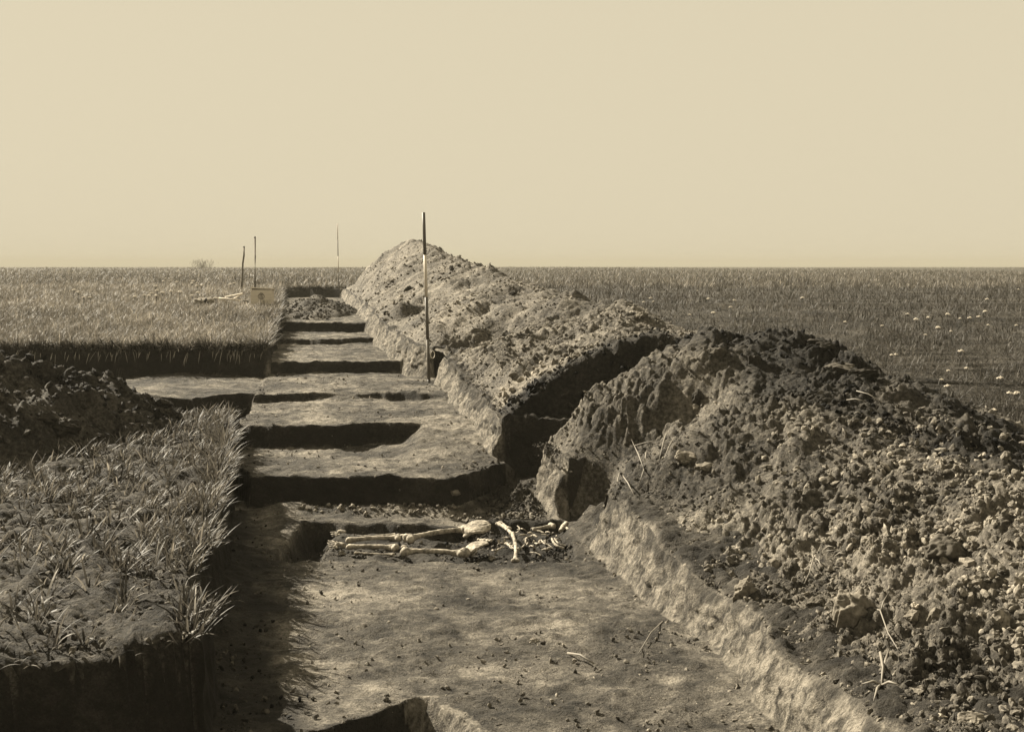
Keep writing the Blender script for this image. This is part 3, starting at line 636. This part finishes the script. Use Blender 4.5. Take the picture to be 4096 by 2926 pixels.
# pelvis
for side in (0, 1):
    bm = bmesh.new()
    if side == 0: c = bw_(1938, 1940, .05); hip = bw_(1906, 1940, .035); sx = 1
    else: c = bw_(1940, 1995, .01); hip = bw_(1905, 1999, .02); sx = -1
    nu, nv_ = 26, 18
    for i in range(nu):
        for j in range(nv_):
            u = i / (nu - 1) - .5; v = j / (nv_ - 1) - .5
            if u * u * 4 + v * v * 4 > 1.0 or (side == 1 and u + .7 * v > .12): continue
            q = c + Vector((u * .185, v * .12 * sx + (u * u) * .05 * sx, .06 * (v * sx + .5) + .02 * u - .10 * u * u - .05 * v * v))
            box(bm, q, (.010, .010, .009 + .006 * (u * u * 4 + v * v * 4)))
    ball(bm, hip, .036, 2)
    ring = [hip + Vector((.03 + .032 * math.cos(k * .5236), -.06 * sx + .045 * math.sin(k * .5236), -.01 + .02 * math.cos(k * .5236))) for k in range(13)]
    tube(bm, ring, .012, 8, False)
    remeshed(bm, 'pelvis', M['bone'], sk, .0045)
bm = bmesh.new()
for k in range(5): ball(bm, bw_(1940 + k * 8, 1966 + k * .5, .006 + .003 * k), .019 - .002 * abs(k - 2), 2, (.8, 1.2, .7))
remeshed(bm, 'sacrum', M['bone'], sk, .005)
rr = random.Random(4)
for k in range(9):
    bm = bmesh.new(); px = 1992 + k * 15; py = 1971 + rr.uniform(-5, 5) - k * .9; q = bw_(px, py, -.012)
    q.z -= .006 + .008 * rr.random(); tw_ = rr.uniform(-.5, .5); ball(bm, q, .0145, 2, (.75, 1.1, 1)); tube(bm, [q + Vector((.03 * tw_, .03, -.004)), q, q + Vector((-.03 * tw_, -.03, -.002))], [.004, .008, .004], 7)
    remeshed(bm, 'vertebra', M['bone'], sk, .004)
# forearms crossing the waist
longbone('ulna', bw_(1992, 1925, .05), bw_(2026, 1951, .055), .0095, 1.6, 1.3, (.004, 0, .004))
longbone('radius', bw_(2027, 1950, .055), bw_(2034, 2019, .01), .0105, 1.35, 1.6, (.012, 0, .004))
longbone('radius', bw_(1996, 1921, .03), bw_(2019, 1937, .035), .008, 1.4, 1.5)
longbone('ulna', bw_(2012, 1975, .0), bw_(2040, 1996, .005), .007, 1.5, 1.3)
longbone('humerus', bw_(2080, 1939, .015), bw_(2128, 1930, .02), .0105, 1.3, 2.1)
longbone('clavicle', bw_(2166, 1934, .02), bw_(2196, 1930, .02), .0065, 1.4, 1.6, (0, .01, .004))
bm = bmesh.new()
tube(bm, [bw_(2150, 1943, .02), bw_(2158, 1933, .025), bw_(2165, 1924, .02)], [.014, .022, .018], 10); tube(bm, [bw_(2158, 1933, .02), bw_(2168, 1939, .02), bw_(2176, 1944, .015)], [.016, .012, .009], 8)
remeshed(bm, 'shoulder_blade', M['bone'], sk, .004)
def rib(pts, r=.0055):
    bm = bmesh.new(); n_ = len(pts); q = []
    for i in range(n_ - 1):
        for t in (0, .25, .5, .75):
            a = pts[max(i - 1, 0)]; b = pts[i]; c = pts[i + 1]; d = pts[min(i + 2, n_ - 1)]
            q.append(.5 * ((2 * b) + (c - a) * t + (2 * a - 5 * b + 4 * c - d) * t * t + (3 * b - a - 3 * c + d) * t ** 3))
    q.append(pts[-1]); tube(bm, q, r, 8); return remeshed(bm, 'rib', M['bone'], sk, .0032)
rib([bw_(2128, 1963, .03), bw_(2134, 1975, .03), bw_(2145, 1983, .02), bw_(2160, 1988, .01)], .008)
rib([bw_(2135, 1962, .03), bw_(2141, 1971, .03), bw_(2150, 1978, .02), bw_(2164, 1982, .01)], .006)
rib([bw_(2040, 1930, .02), bw_(2045, 1936, .04), bw_(2043, 1944, .03), bw_(2036, 1947, .01)], .0045)
rib([bw_(2018, 1978, 0), bw_(2022, 1985, .015), bw_(2030, 1990, .012), bw_(2040, 1992, 0)], .006)
rib([bw_(2072, 1999, 0), bw_(2080, 1998, .01), bw_(2092, 2001, .008), bw_(2100, 2006, 0)], .005)
rib([bw_(2100, 1966, 0), bw_(2108, 1975, .015), bw_(2120, 1979, .012), bw_(2130, 1988, 0)], .005)
for k_, (px, py, ln, cv) in enumerate(((2052, 1942, 26, .03), (2066, 1962, 22, .02), (2050, 1982, 24, -.03), (2078, 1986, 20, .03), (2096, 1972, 24, -.02), (2112, 1992, 18, .02), (2120, 1950, 20, .03), (2142, 1968, 20, .025), (1998, 1978, 18, .03), (1984, 1990, 20, -.02))):
    a_ = rr.uniform(-.9, .9); dx = math.cos(a_) * ln / 2; dy = math.sin(a_) * ln / 2 * .6
    rib([bw_(px - dx, py - dy, -.004), bw_(px - dx * .4, py - dy * .4 - cv * 120, .012), bw_(px + dx * .4, py + dy * .4 - cv * 120, .012), bw_(px + dx, py + dy, -.008)], rr.uniform(.0042, .0062))
for k_, (px, py) in enumerate(((2056, 1955), (2073, 1950), (2082, 1957), (2030, 1982), (2046, 1992), (2062, 1968), (2095, 1946), (2010, 1962), (2000, 1988), (2110, 1955), (1985, 1999), (2120, 1990), (2140, 1958), (2185, 1938))):
    q = bw_(px, py, -.004 + .01 * rr.random()); a_ = rr.uniform(0, 6.28); L_ = rr.uniform(.015, .045); v_ = Vector((math.cos(a_) * L_, math.sin(a_) * L_, rr.uniform(-.01, .012)))
    bm = bmesh.new(); tube(bm, [q - v_, q + Vector((0, .006, .006)), q + v_], [rr.uniform(.004, .008), rr.uniform(.006, .011), .004], 7); remeshed(bm, 'bone_fragment', M['bone'], sk, .0036)
# feet
for (cx_, cy_) in ((1566, 1980), (1572, 1948)):
    ft = bmesh.new()
    ball(ft, bw_(cx_ + 30, cy_ + 1, 0.008), .021, 2, (1, .8, .8)); tube(ft, [bw_(cx_ + 30, cy_ + 1, .012), bw_(cx_ + 18, cy_ - 3, .02), bw_(cx_ + 8, cy_ - 2, .02)], [.020, .016, .013], 10)
    for k in range(5): ball(ft, bw_(cx_ + 12 - (k % 2) * 5, cy_ - 7 + k * 3.2, .012), .011, 2)
    heel = remeshed(ft, 'foot', M['bone'], sk, .0045)
    for k in range(5):
        a = bw_(cx_ + 6, cy_ - 9 + k * 4.2, .018); b = bw_(cx_ - 11 + abs(k - 1) * 2, cy_ - 11 + k * 5, .012)
        bm = bmesh.new(); tube(bm, [a, a.lerp(b, .5) + Vector((0, 0, .004)), b], [.0062, .0038, .005], 8); ball(bm, b, .006); ball(bm, a, .0065)
        remeshed(bm, 'toe', M['bone'], heel, .0036)

# ---------------------------------------------------------------- poles, stick
def pole(base, top_, bands, r, label, group='measuring poles standing along the trench', ring=False, name='ranging_pole'):
    t = empty(name, base); tag(t, label, 'pole', group); d = Vector(top_) - Vector(base); n_ = len(bands)
    for i, mm in enumerate(bands):
        bm = bmesh.new(); a = d * (i / n_) + Vector((0, 0, .0)); b = d * ((i + 1) / n_)
        tube(bm, [a, a.lerp(b, .5), b], r * (1 + (.03 if i % 2 else 0)), 14); from_bm(bm, 'painted_band', M[mm], t)
    bm = bmesh.new(); tube(bm, [Vector((0, 0, -.12)), Vector((0, 0, -.02)), d * .012], [.002, r * .8, r * 1.12], 12); from_bm(bm, 'iron_tip', M['iron'], t)
    if ring:
        bm = bmesh.new(); c = d * .16 + Vector((.05, -.01, 0))
        tube(bm, [c + Vector((.022 * math.cos(k * .5236), .01 * math.sin(k * .5236), .04 * math.sin(k * .5236))) for k in range(13)], .004, 6, False); from_bm(bm, 'wire_loop', M['white'], t)
    return t
b = PZ(1814, 1562, -.28)
pole(b, P(1800, 1130, b.y - .03), ['grey', 'red', 'white', 'red'], .017, 'tall dark and white banded pole at the trench wall before the tall heap', None, True)
b = P(1583, 1316, 33.5); b.z = .3
pole(b, P(1580, 1158, 33.4), ['grey', 'white', 'grey', 'white'], .011, 'thin distant banded pole at the far end of the trench left of the tall heap', None)
def stick(base, pts, r, name, label):
    t = empty(name, base); tag(t, label, 'stick'); bm = bmesh.new(); q = [Vector(p_) - Vector(base) for p_ in pts]
    tube(bm, q, [r * (1.05 - .15 * i / len(q)) for i in range(len(q))], 12); o = from_bm(bm, 'shaft', M['wood'], t)
    bm = bmesh.new(); e_ = q[-1]; tube(bm, [e_ - Vector((0, 0, .03)), e_, e_ + Vector((0, 0, .006))], [r * 1.02, r * 1.05, r * .7], 12); from_bm(bm, 'end_cap', M['iron'], t); return t
d = 25.5; b = P(1369, 1356, d); b.z = float(zs(d)) - .02
stick(b, [b, P(1369.5, 1300, d), P(1369.5, 1240, d), P(1369, 1192, d)], .019, 'wooden_post', 'tall straight thin post standing behind the pale crate')
d = 28; b = P(1334, 1335, d); b.z = float(zs(d)) - .02
stick(b, [b, P(1337, 1290, d), P(1338, 1260, d), P(1341, 1240, d), P(1341, 1217, d)], .021, 'crooked_stick', 'short crooked stick standing in the grass left of the tall post')

# ---------------------------------------------------------------- crate, pickaxe, cloth, boards on the field
d = 20.6; c0 = P(1388, 1366, d); c0.z = float(zs(d)) + .07
cr_ = empty('wooden_crate', c0, .06); tag(cr_, 'pale wooden crate with a round dark emblem standing at the trench edge', 'crate')
W_, H_, D_ = .36, .25, .24
for nm, cc_, sz in (('side_panel', (0, -D_ / 2, H_ / 2), (W_, .014, H_)), ('side_panel', (0, D_ / 2, H_ / 2), (W_, .014, H_)), ('end_panel', (-W_ / 2 + .007, 0, H_ / 2 + .003), (.016, D_ - .016, H_ + .006)), ('end_panel', (W_ / 2 - .007, 0, H_ / 2 + .003), (.016, D_ - .016, H_ + .006)), ('bottom', (0, 0, .012), (W_ - .04, D_ - .04, .012))):
    bm = bmesh.new(); box(bm, cc_, sz); bmesh.ops.bevel(bm, geom=bm.edges[:], offset=.002, segments=1, affect='EDGES'); o = from_bm(bm, nm, M['crate'], cr_, False)
bm = bmesh.new(); box(bm, (.01, 0.0, H_ + .012), (W_ + .03, D_ + .03, .022), Euler((-.10, .04, .03)).to_matrix()); bmesh.ops.bevel(bm, geom=bm.edges[:], offset=.002, segments=1, affect='EDGES'); from_bm(bm, 'lid', M['white'], cr_, False)
bm = bmesh.new(); yf = -D_ / 2 - .009
tube(bm, [Vector((.0 + .052 * math.cos(k * .2618), yf, .135 + .048 * math.sin(k * .2618))) for k in range(25)], .0045, 6, False)
for k in (-1, 0, 1): box(bm, (k * .022, yf, .125 - abs(k) * .006), (.009, .004, .075 - abs(k) * .02))
box(bm, (0, yf, .165), (.06, .004, .009)); tube(bm, [Vector((.02 * k * 1.0 - .02, yf, .20 - .004 * (k - 1) ** 2)) for k in range(3)], .003, 6)
from_bm(bm, 'emblem', M['ink'], cr_)
bm = bmesh.new(); box(bm, (-.13, -.04, H_ + .028), (.08, .05, .014), Euler((0, 0, .3)).to_matrix()); bmesh.ops.bevel(bm, geom=bm.edges[:], offset=.004, segments=2, affect='EDGES')
o = from_bm(bm, 'notebook', M['darkcloth'], None, False); o.location = c0 + Vector((0, 0, .004)); tag(o, 'small dark notebook lying on the left corner of the crate lid', 'book')
def P2(px, py, d, lift=0): q = P(px, py, d); q.z = float(zs(d)) + .20 + lift; return q
d = 21; pk = empty('pickaxe', P2(1310, 1356, d, 0)); tag(pk, 'pickaxe with a curved iron head lying on the grass left of the crate', 'pickaxe')
a = P(1276, 1349, d) - pk.location; b = P(1345, 1356, d) - pk.location
bm = bmesh.new(); tube(bm, [a, a.lerp(b, .5), b], [.017, .014, .018], 10); from_bm(bm, 'handle', M['crate'], pk)
bm = bmesh.new(); arc = []; c_ = P(1342, 1368, d) - pk.location
for k in range(11):
    th = math.radians(190 - 17 * k); arc.append(c_ + Vector((.12 * math.cos(th), -.02, .085 * math.sin(th))))
tube(bm, arc, [.004 + .013 * math.sin(math.pi * k / 10) for k in range(11)], 8); from_bm(bm, 'head', M['iron'], pk)
# two boards
bd = empty('plank', P2(1320, 1346, 21.6)); tag(bd, 'pair of pale boards nailed at an angle, lying beyond the pickaxe handle', 'plank')
for (x0, y0, x1, y1) in ((1293, 1346, 1337, 1337), (1314, 1350, 1336, 1338), (1280, 1352, 1305, 1363)):
    a = P(x0, y0, 21.5) - bd.location; b = P(x1, y1, 21.7) - bd.location; bm = bmesh.new(); L_ = (b - a).length
    rot = (b - a).to_track_quat('X', 'Z').to_matrix(); box(bm, (a + b) / 2, (L_, .06, .018), rot); bmesh.ops.bevel(bm, geom=bm.edges[:], offset=.003, segments=1, affect='EDGES'); from_bm(bm, 'board', M['crate'], bd, False)
# cloth bag with dark mouth
bc = P2(1236, 1361, 20.6, -.10); bg_ = empty('cloth_bag', bc); tag(bg_, 'crumpled light cloth bag with a dark open mouth lying in the grass', 'bag')
bm = bmesh.new(); bmesh.ops.create_icosphere(bm, subdivisions=4, radius=1)
for v in bm.verts:
    q = v.co.copy(); nn = .18 * math.sin(q.x * 5 + q.z * 3) * math.cos(q.y * 6 + q.x * 2); v.co = Vector((q.x * .17 * (1 + nn), q.y * .10 * (1 + nn), max(q.z, -.6) * .075 * (1 + nn) + .03 * (q.x > .2) * (q.x - .2)))
from_bm(bm, 'sack', M['cloth'], bg_)
bm = bmesh.new(); bmesh.ops.create_icosphere(bm, subdivisions=3, radius=1)
for v in bm.verts: q = v.co.copy(); v.co = Vector((.05 + q.x * .085, -.055 + q.y * .05, .015 + q.z * .045 + .02 * math.sin(q.x * 6)))
from_bm(bm, 'opening', M['darkcloth'], bg_)

# ---------------------------------------------------------------- single clods and stones that stand out
STN = [  # px, py, half width px, half height px, material, label
 (3150, 2015, 66, 50, 'slab', 'largest rounded grey clod near the right edge of the near heap', .8),
 (2905, 2185, 60, 62, 'heapclod', 'big pale crumbly clod in the lower middle of the near heap', .8),
 (2632, 2112, 36, 38, 'heapclod', 'ragged pale clod just below the dark hollow of the near heap', .8),
 (3060, 2142, 12, 9, 'chalk', 'small bright white stone above the two jagged stones', .7),
 (3055, 2168, 30, 15, 'stone', 'long low jagged stone left of its steeper neighbour', .6),
 (3112, 2172, 26, 32, 'stone', 'steep jagged stone with a lit left face beside the low long one', 1),
 (2478, 1765, 42, 22, 'stone', 'larger of two pale slabs side by side on the inner slope of the near heap', .45),
 (2524, 1792, 28, 18, 'stone', 'smaller of two pale slabs side by side on the inner slope of the near heap', .45),
 (2497, 1632, 18, 11, 'stone', 'pale flat stone on the upper left part of the near heap', .5),
 (2478, 1952, 8, 14, 'stone', 'pale oval pebble stuck upright above the cut wall', 1),
 (2700, 2040, 22, 22, 'stone', 'pale pointed slab leaning at the left of the dark hollow', .8),
 (2830, 1478, 40, 14, 'darkclod', 'dark flat clod on the crest of the near heap', .5),
 (2875, 1535, 48, 18, 'slab', 'smooth grey slab lying below the crest of the near heap', .4),
 (2920, 1550, 50, 16, 'darkclod', 'black wedge-shaped clod behind the smooth grey slab', .5),
 (2550, 1497, 30, 18, 'slab', 'rounded smooth clod near the left end of the crest of the near heap', .6),
 (2650, 1520, 26, 20, 'darkclod', 'dark round clod in the middle of the upper near heap', .8),
 (2505, 1610, 22, 28, 'darkclod', 'dark upright clod above the pale flat stone', 1),
 (2995, 1990, 26, 20, 'slab', 'wedge-like grey clod left of the largest clod', .7),
 (3220, 1950, 34, 24, 'stone', 'pale ragged stone at the far right of the near heap', .7),
 (3125, 2425, 16, 14, 'chalk', 'pale square fragment at the foot of the near heap', .9),
 (3215, 2080, 30, 16, 'stone', 'flat pale stone under the largest clod', .5),
 (3210, 2440, 40, 26, 'stone', 'pale blocky stone at the bottom right of the near heap', .8),
 (3100, 1870, 18, 14, 'darkclod', 'small dark clod with a sharp lit top edge', .9),
 (2800, 2140, 30, 20, 'slab', 'soft grey lump above the big crumbly clod', .7),
 (2360, 1400, 22, 14, 'heapclod', 'pale clod on the right shoulder of the middle heap', .7),
 (1873, 1280, 8, 11, 'darkclod', 'small dark clod on the right slope of the tall heap', 1),
 (2030, 1340, 14, 9, 'darkclod', 'dark clod on the back ridge between the heaps', .8),
 (1760, 1330, 16, 10, 'darkclod', 'dark clod left of the banded pole on the tall heap', .8),
 (1705, 1390, 10, 8, 'darkclod', 'dark clod low on the flank of the tall heap', .9),
 (1875, 1874, 22, 9, 'stone', 'flat pale fragment lying at the foot of the nearest step', .5),
 (1592, 2006, 11, 9, 'heapclod', 'pale lump of soil beside the skeleton feet', .8),
 (1975, 2018, 10, 8, 'heapclod', 'pale lump of soil beside the skeleton pelvis', .8),
 (2085, 2225, 13, 5, 'stone', 'small pale flat stone on the trench floor', .5),
 (2105, 2232, 8, 7, 'darkclod', 'small dark stone next to a pale flat one on the trench floor', .8),
 (2680, 2455, 10, 8, 'stone', 'small pale stone at the foot of the near right wall', .7),
 (1320, 1400, 22, 8, 'darkclod', 'dark flat clod in the grass below the cloth bag', .5),
 (1375, 1398, 16, 8, 'darkclod', 'dark clod in the grass below the crate', .6),
 (1325, 1430, 14, 7, 'darkclod', 'dark clod near the grassy corner of the trenches', .6),
 (1408, 1302, 17, 6, 'darkclod', 'dark slanting clod at the far trench edge right of the tall post', .6),
 (880, 1690, 50, 20, 'darkclod', 'largest dark clod on the left spoil heap', .5),
 (820, 1660, 34, 16, 'darkclod', 'second dark clod high on the left spoil heap', .6),
 (1130, 1620, 26, 10, 'darkclod', 'dark clod at the right end of the left spoil heap', .6),
]
M['heapclod'] = simple('crumbly_clod', .16, .95, .05, 40, .5, .9)
for k, (px, py, hw, hh, mm, lab, fl) in enumerate(STN):
    q = hit(px, py); s_ = q.y / F
    nm = 'stone' if mm in ('stone', 'chalk') else 'soil_clod'
    o = lump(nm, q + Vector((0, .35 * hw * s_, hh * s_ * .25)), (hw * s_, hw * s_ * .8, hh * s_), M[mm], 300 + k, rough=.13 if mm in ('slab', 'stone') else .22, rz=random.uniform(-.3, .3))
    tag(o, lab, 'stone' if nm == 'stone' else 'clod')

# ---------------------------------------------------------------- straws and stalks
def straw(pts, r, label, leafs=(), group=None):
    base = hit(*pts[0]); t = empty('dry_stalk', base); tag(t, label, 'stalk', group)
    q = [hit(*p_) + Vector((0, -.01, .012 + .012 * (i % 2))) - base for i, p_ in enumerate(pts)]
    bm = bmesh.new(); tube(bm, q, [r * (1.1 - .6 * i / len(q)) for i in range(len(q))], 7); from_bm(bm, 'stem', M['straw'], t)
    for (p0, p1) in leafs:
        a = hit(*p0) + Vector((0, -.01, .015)) - base; b = hit(*p1) + Vector((0, -.02, .03)) - base; bm = bmesh.new()
        tube(bm, [a, a.lerp(b, .4) + Vector((0, 0, .012)), b], [r * .8, r * 1.1, r * .15], 6); from_bm(bm, 'leaf', M['straw'], t)
    return t
straw([(2915, 2138), (2965, 2172), (2985, 2215), (3010, 2260)], .0032, 'bent pale stalk lying across the big crumbly clod', [((2965, 2172), (2985, 2115))])
straw([(2793, 2010), (2795, 2024), (2785, 2055), (2772, 2090)], .0035, 'forked pale stalks over the dark hollow of the near heap', [((2795, 2022), (2862, 2005)), ((2850, 2018), (2878, 2018)), ((2800, 2028), (2818, 2055)), ((2822, 2000), (2850, 2000))])
straw([(2965, 2260), (2972, 2310), (2968, 2345)], .005, 'withered leafy plant on the lower near heap', [((2968, 2345), (2915, 2350)), ((2968, 2345), (3015, 2355)), ((2965, 2345), (2945, 2395)), ((2972, 2320), (2985, 2260))])
straw([(2905, 1592), (2935, 1605), (2970, 1620)], .004, 'bright straw near the crest of the near heap', [((2880, 1618), (2935, 1628)), ((2900, 1650), (2920, 1660))])
straw([(2168, 2260), (2200, 2272), (2235, 2288)], .005, 'pale flat leaf lying on the near trench floor')
straw([(2368, 1750), (2362, 1800), (2350, 1830)], .004, 'small bunch of dry stalks under the overhang of the near heap', [((2362, 1790), (2330, 1720)), ((2420, 1700), (2400, 1780)), ((2440, 1710), (2405, 1790)), ((2300, 1800), (2290, 1860)), ((2310, 1810), (2340, 1870))])
straw([(2340, 1730), (2370, 1725), (2400, 1718)], .003, 'thin pale straw in the shade beside the cut niche', [((2260, 1760), (2262, 1762))])
straw([(2410, 2180), (2380, 2215), (2350, 2260)], .003, 'thin straw lying by the foot of the right wall')

# ---------------------------------------------------------------- flowers
def flower():
    t = empty('white_flower'); tag(t, 'white flat-topped wild flower standing in the meadow grass right of the heaps', 'flower', 'white flowers in the right meadow')
    bm = bmesh.new(); r = random.Random(3)
    for k in range(26):
        a = r.uniform(0, 6.28); q = r.uniform(0, 1) ** .5; ball(bm, (.036 * q * math.cos(a), .036 * q * math.sin(a), .27 - .02 * q * q + r.uniform(-.005, .005)), .009, 1, (1, 1, .8))
    from_bm(bm, 'flower_head', M['flower'], t)
    bm = bmesh.new(); tube(bm, [(0, 0, -.02), (.004, 0, .12), (0, 0, .265)], .003, 6)
    for k in range(5): a = k * 1.257; tube(bm, [(0, 0, .2), (.03 * math.cos(a), .03 * math.sin(a), .262)], .0015, 5)
    from_bm(bm, 'stem', M['grass_r'], t); return t
fl0 = flower(); kids = list(fl0.children); first = True
def place_flower(px, py, sc=1.0, lab=None, grp=None):
    global first
    H = .8; d = H * F / (py - HY)
    for _ in range(6): d = (CAMZ - float(zs(d)) - .25 * sc) * F / (py - HY)
    X_ = (px - CX) / F * d
    if float(heap_z(np.array([X_]), np.array([d]), False)[0]) > float(zs(d)) + .15 and X_ > float(xr_(d)): return
    if first: t = fl0; first = False
    else:
        t = fl0.copy(); C.objects.link(t)
        for c_ in kids: c2 = c_.copy(); C.objects.link(c2); c2.parent = t
    t.location = (X_, d, float(zs(d))); t.scale = (sc,) * 3; t.rotation_euler = (random.uniform(-.15, .15), random.uniform(-.15, .15), random.uniform(0, 6))
    if lab: t['label'] = lab; t['group'] = grp
for (px, py) in ((3240, 1387), (3035, 1406), (3135, 1409), (3170, 1409), (3198, 1412), (3220, 1410), (3240, 1405), (3242, 1418), (3112, 1427), (3150, 1430), (3080, 1438), (2873, 1415), (2720, 1437), (2697, 1443), (2545, 1407), (2480, 1405), (2500, 1330), (2770, 1390), (2590, 1388), (3170, 1468), (3010, 1472), (3000, 1473), (3140, 1492), (3120, 1505), (3190, 1487), (3275, 1491), (2895, 1495), (2845, 1468), (3300, 1559), (3325, 1567), (3315, 1420), (3318, 1327), (2810, 1446), (2835, 1450), (2365, 1365), (2390, 1358), (2380, 1350), (3262, 1634), (3145, 1512), (2585, 1400), (2530, 1395), (2975, 1420), (3060, 1415), (3095, 1411), (3460, 1440), (3520, 1425), (3620, 1480), (3700, 1400), (3780, 1500), (3560, 1560), (3850, 1440), (3950, 1520), (3880, 1600)):
    place_flower(px, py, random.uniform(.5, .85))
for k in range(30):
    px = random.choice([random.uniform(1110, 1330), random.uniform(1110, 1330), random.uniform(900, 1200)]); py = random.gauss(1309, 5) if px > 1110 and k < 18 else random.uniform(1350, 1395)
    place_flower(px, py, random.uniform(.8, 1.1), 'pale flower head among the sunlit grass of the left field', 'pale flowers in the left field')

# ---------------------------------------------------------------- bush on the horizon
bq = P(1235, 1262, 170); bq.z = .2
bush = empty('bush', bq); tag(bush, 'small faint leafless bush on the horizon left of the sticks', 'bush')
n = 380; az = rng.uniform(0, 6.28, n); base = np.zeros((n, 3)); base[:, 0] = rng.normal(0, .6, n) + .5 * np.sign(rng.normal(0, 1, n)); base[:, 1] = rng.normal(0, .4, n); base[:, 2] = rng.uniform(0, 1.1, n) ** 1.3
v, q_, t_, k_ = blades(base, rng.uniform(.3, .7, n), np.full(n, .035), az, np.abs(rng.normal(.3, .3, n)), rng.normal(.2, .2, n), 2)
link('twigs', npmesh('twigs', v, q_, t_, False, np.repeat(rng.uniform(0, .5, n), k_)), M['grass'], bush)
bm = bmesh.new()
for k in range(5): tube(bm, [(0, 0, -.1), (.2 * (k - 2) * .5, .05 * k, .5), (.2 * (k - 2), .1 * (k - 2), 1.2)], [.05, .035, .01], 6)
from_bm(bm, 'stems', M['wood'], bush)

# ---------------------------------------------------------------- air: pale haze over the plain
bm = bmesh.new(); box(bm, (0, 690, -3), (2600, 1440, 16)); 
me = bpy.data.meshes.new('haze'); bm.to_mesh(me); bm.free(); hm = bpy.data.materials.new('haze'); hm.use_nodes = True
hn = hm.node_tree; hn.nodes.remove(hn.nodes['Principled BSDF']); pv = hn.nodes.new('ShaderNodeVolumePrincipled')
pv.inputs['Color'].default_value = (.345, .328, .272, 1); pv.inputs['Density'].default_value = HAZE
pv.inputs['Anisotropy'].default_value = .0
hn.links.new(pv.outputs[0], hn.nodes['Material Output'].inputs['Volume']); tag(link('haze', me, hm), 'thin pale haze lying over the plain', 'haze', kind='stuff')
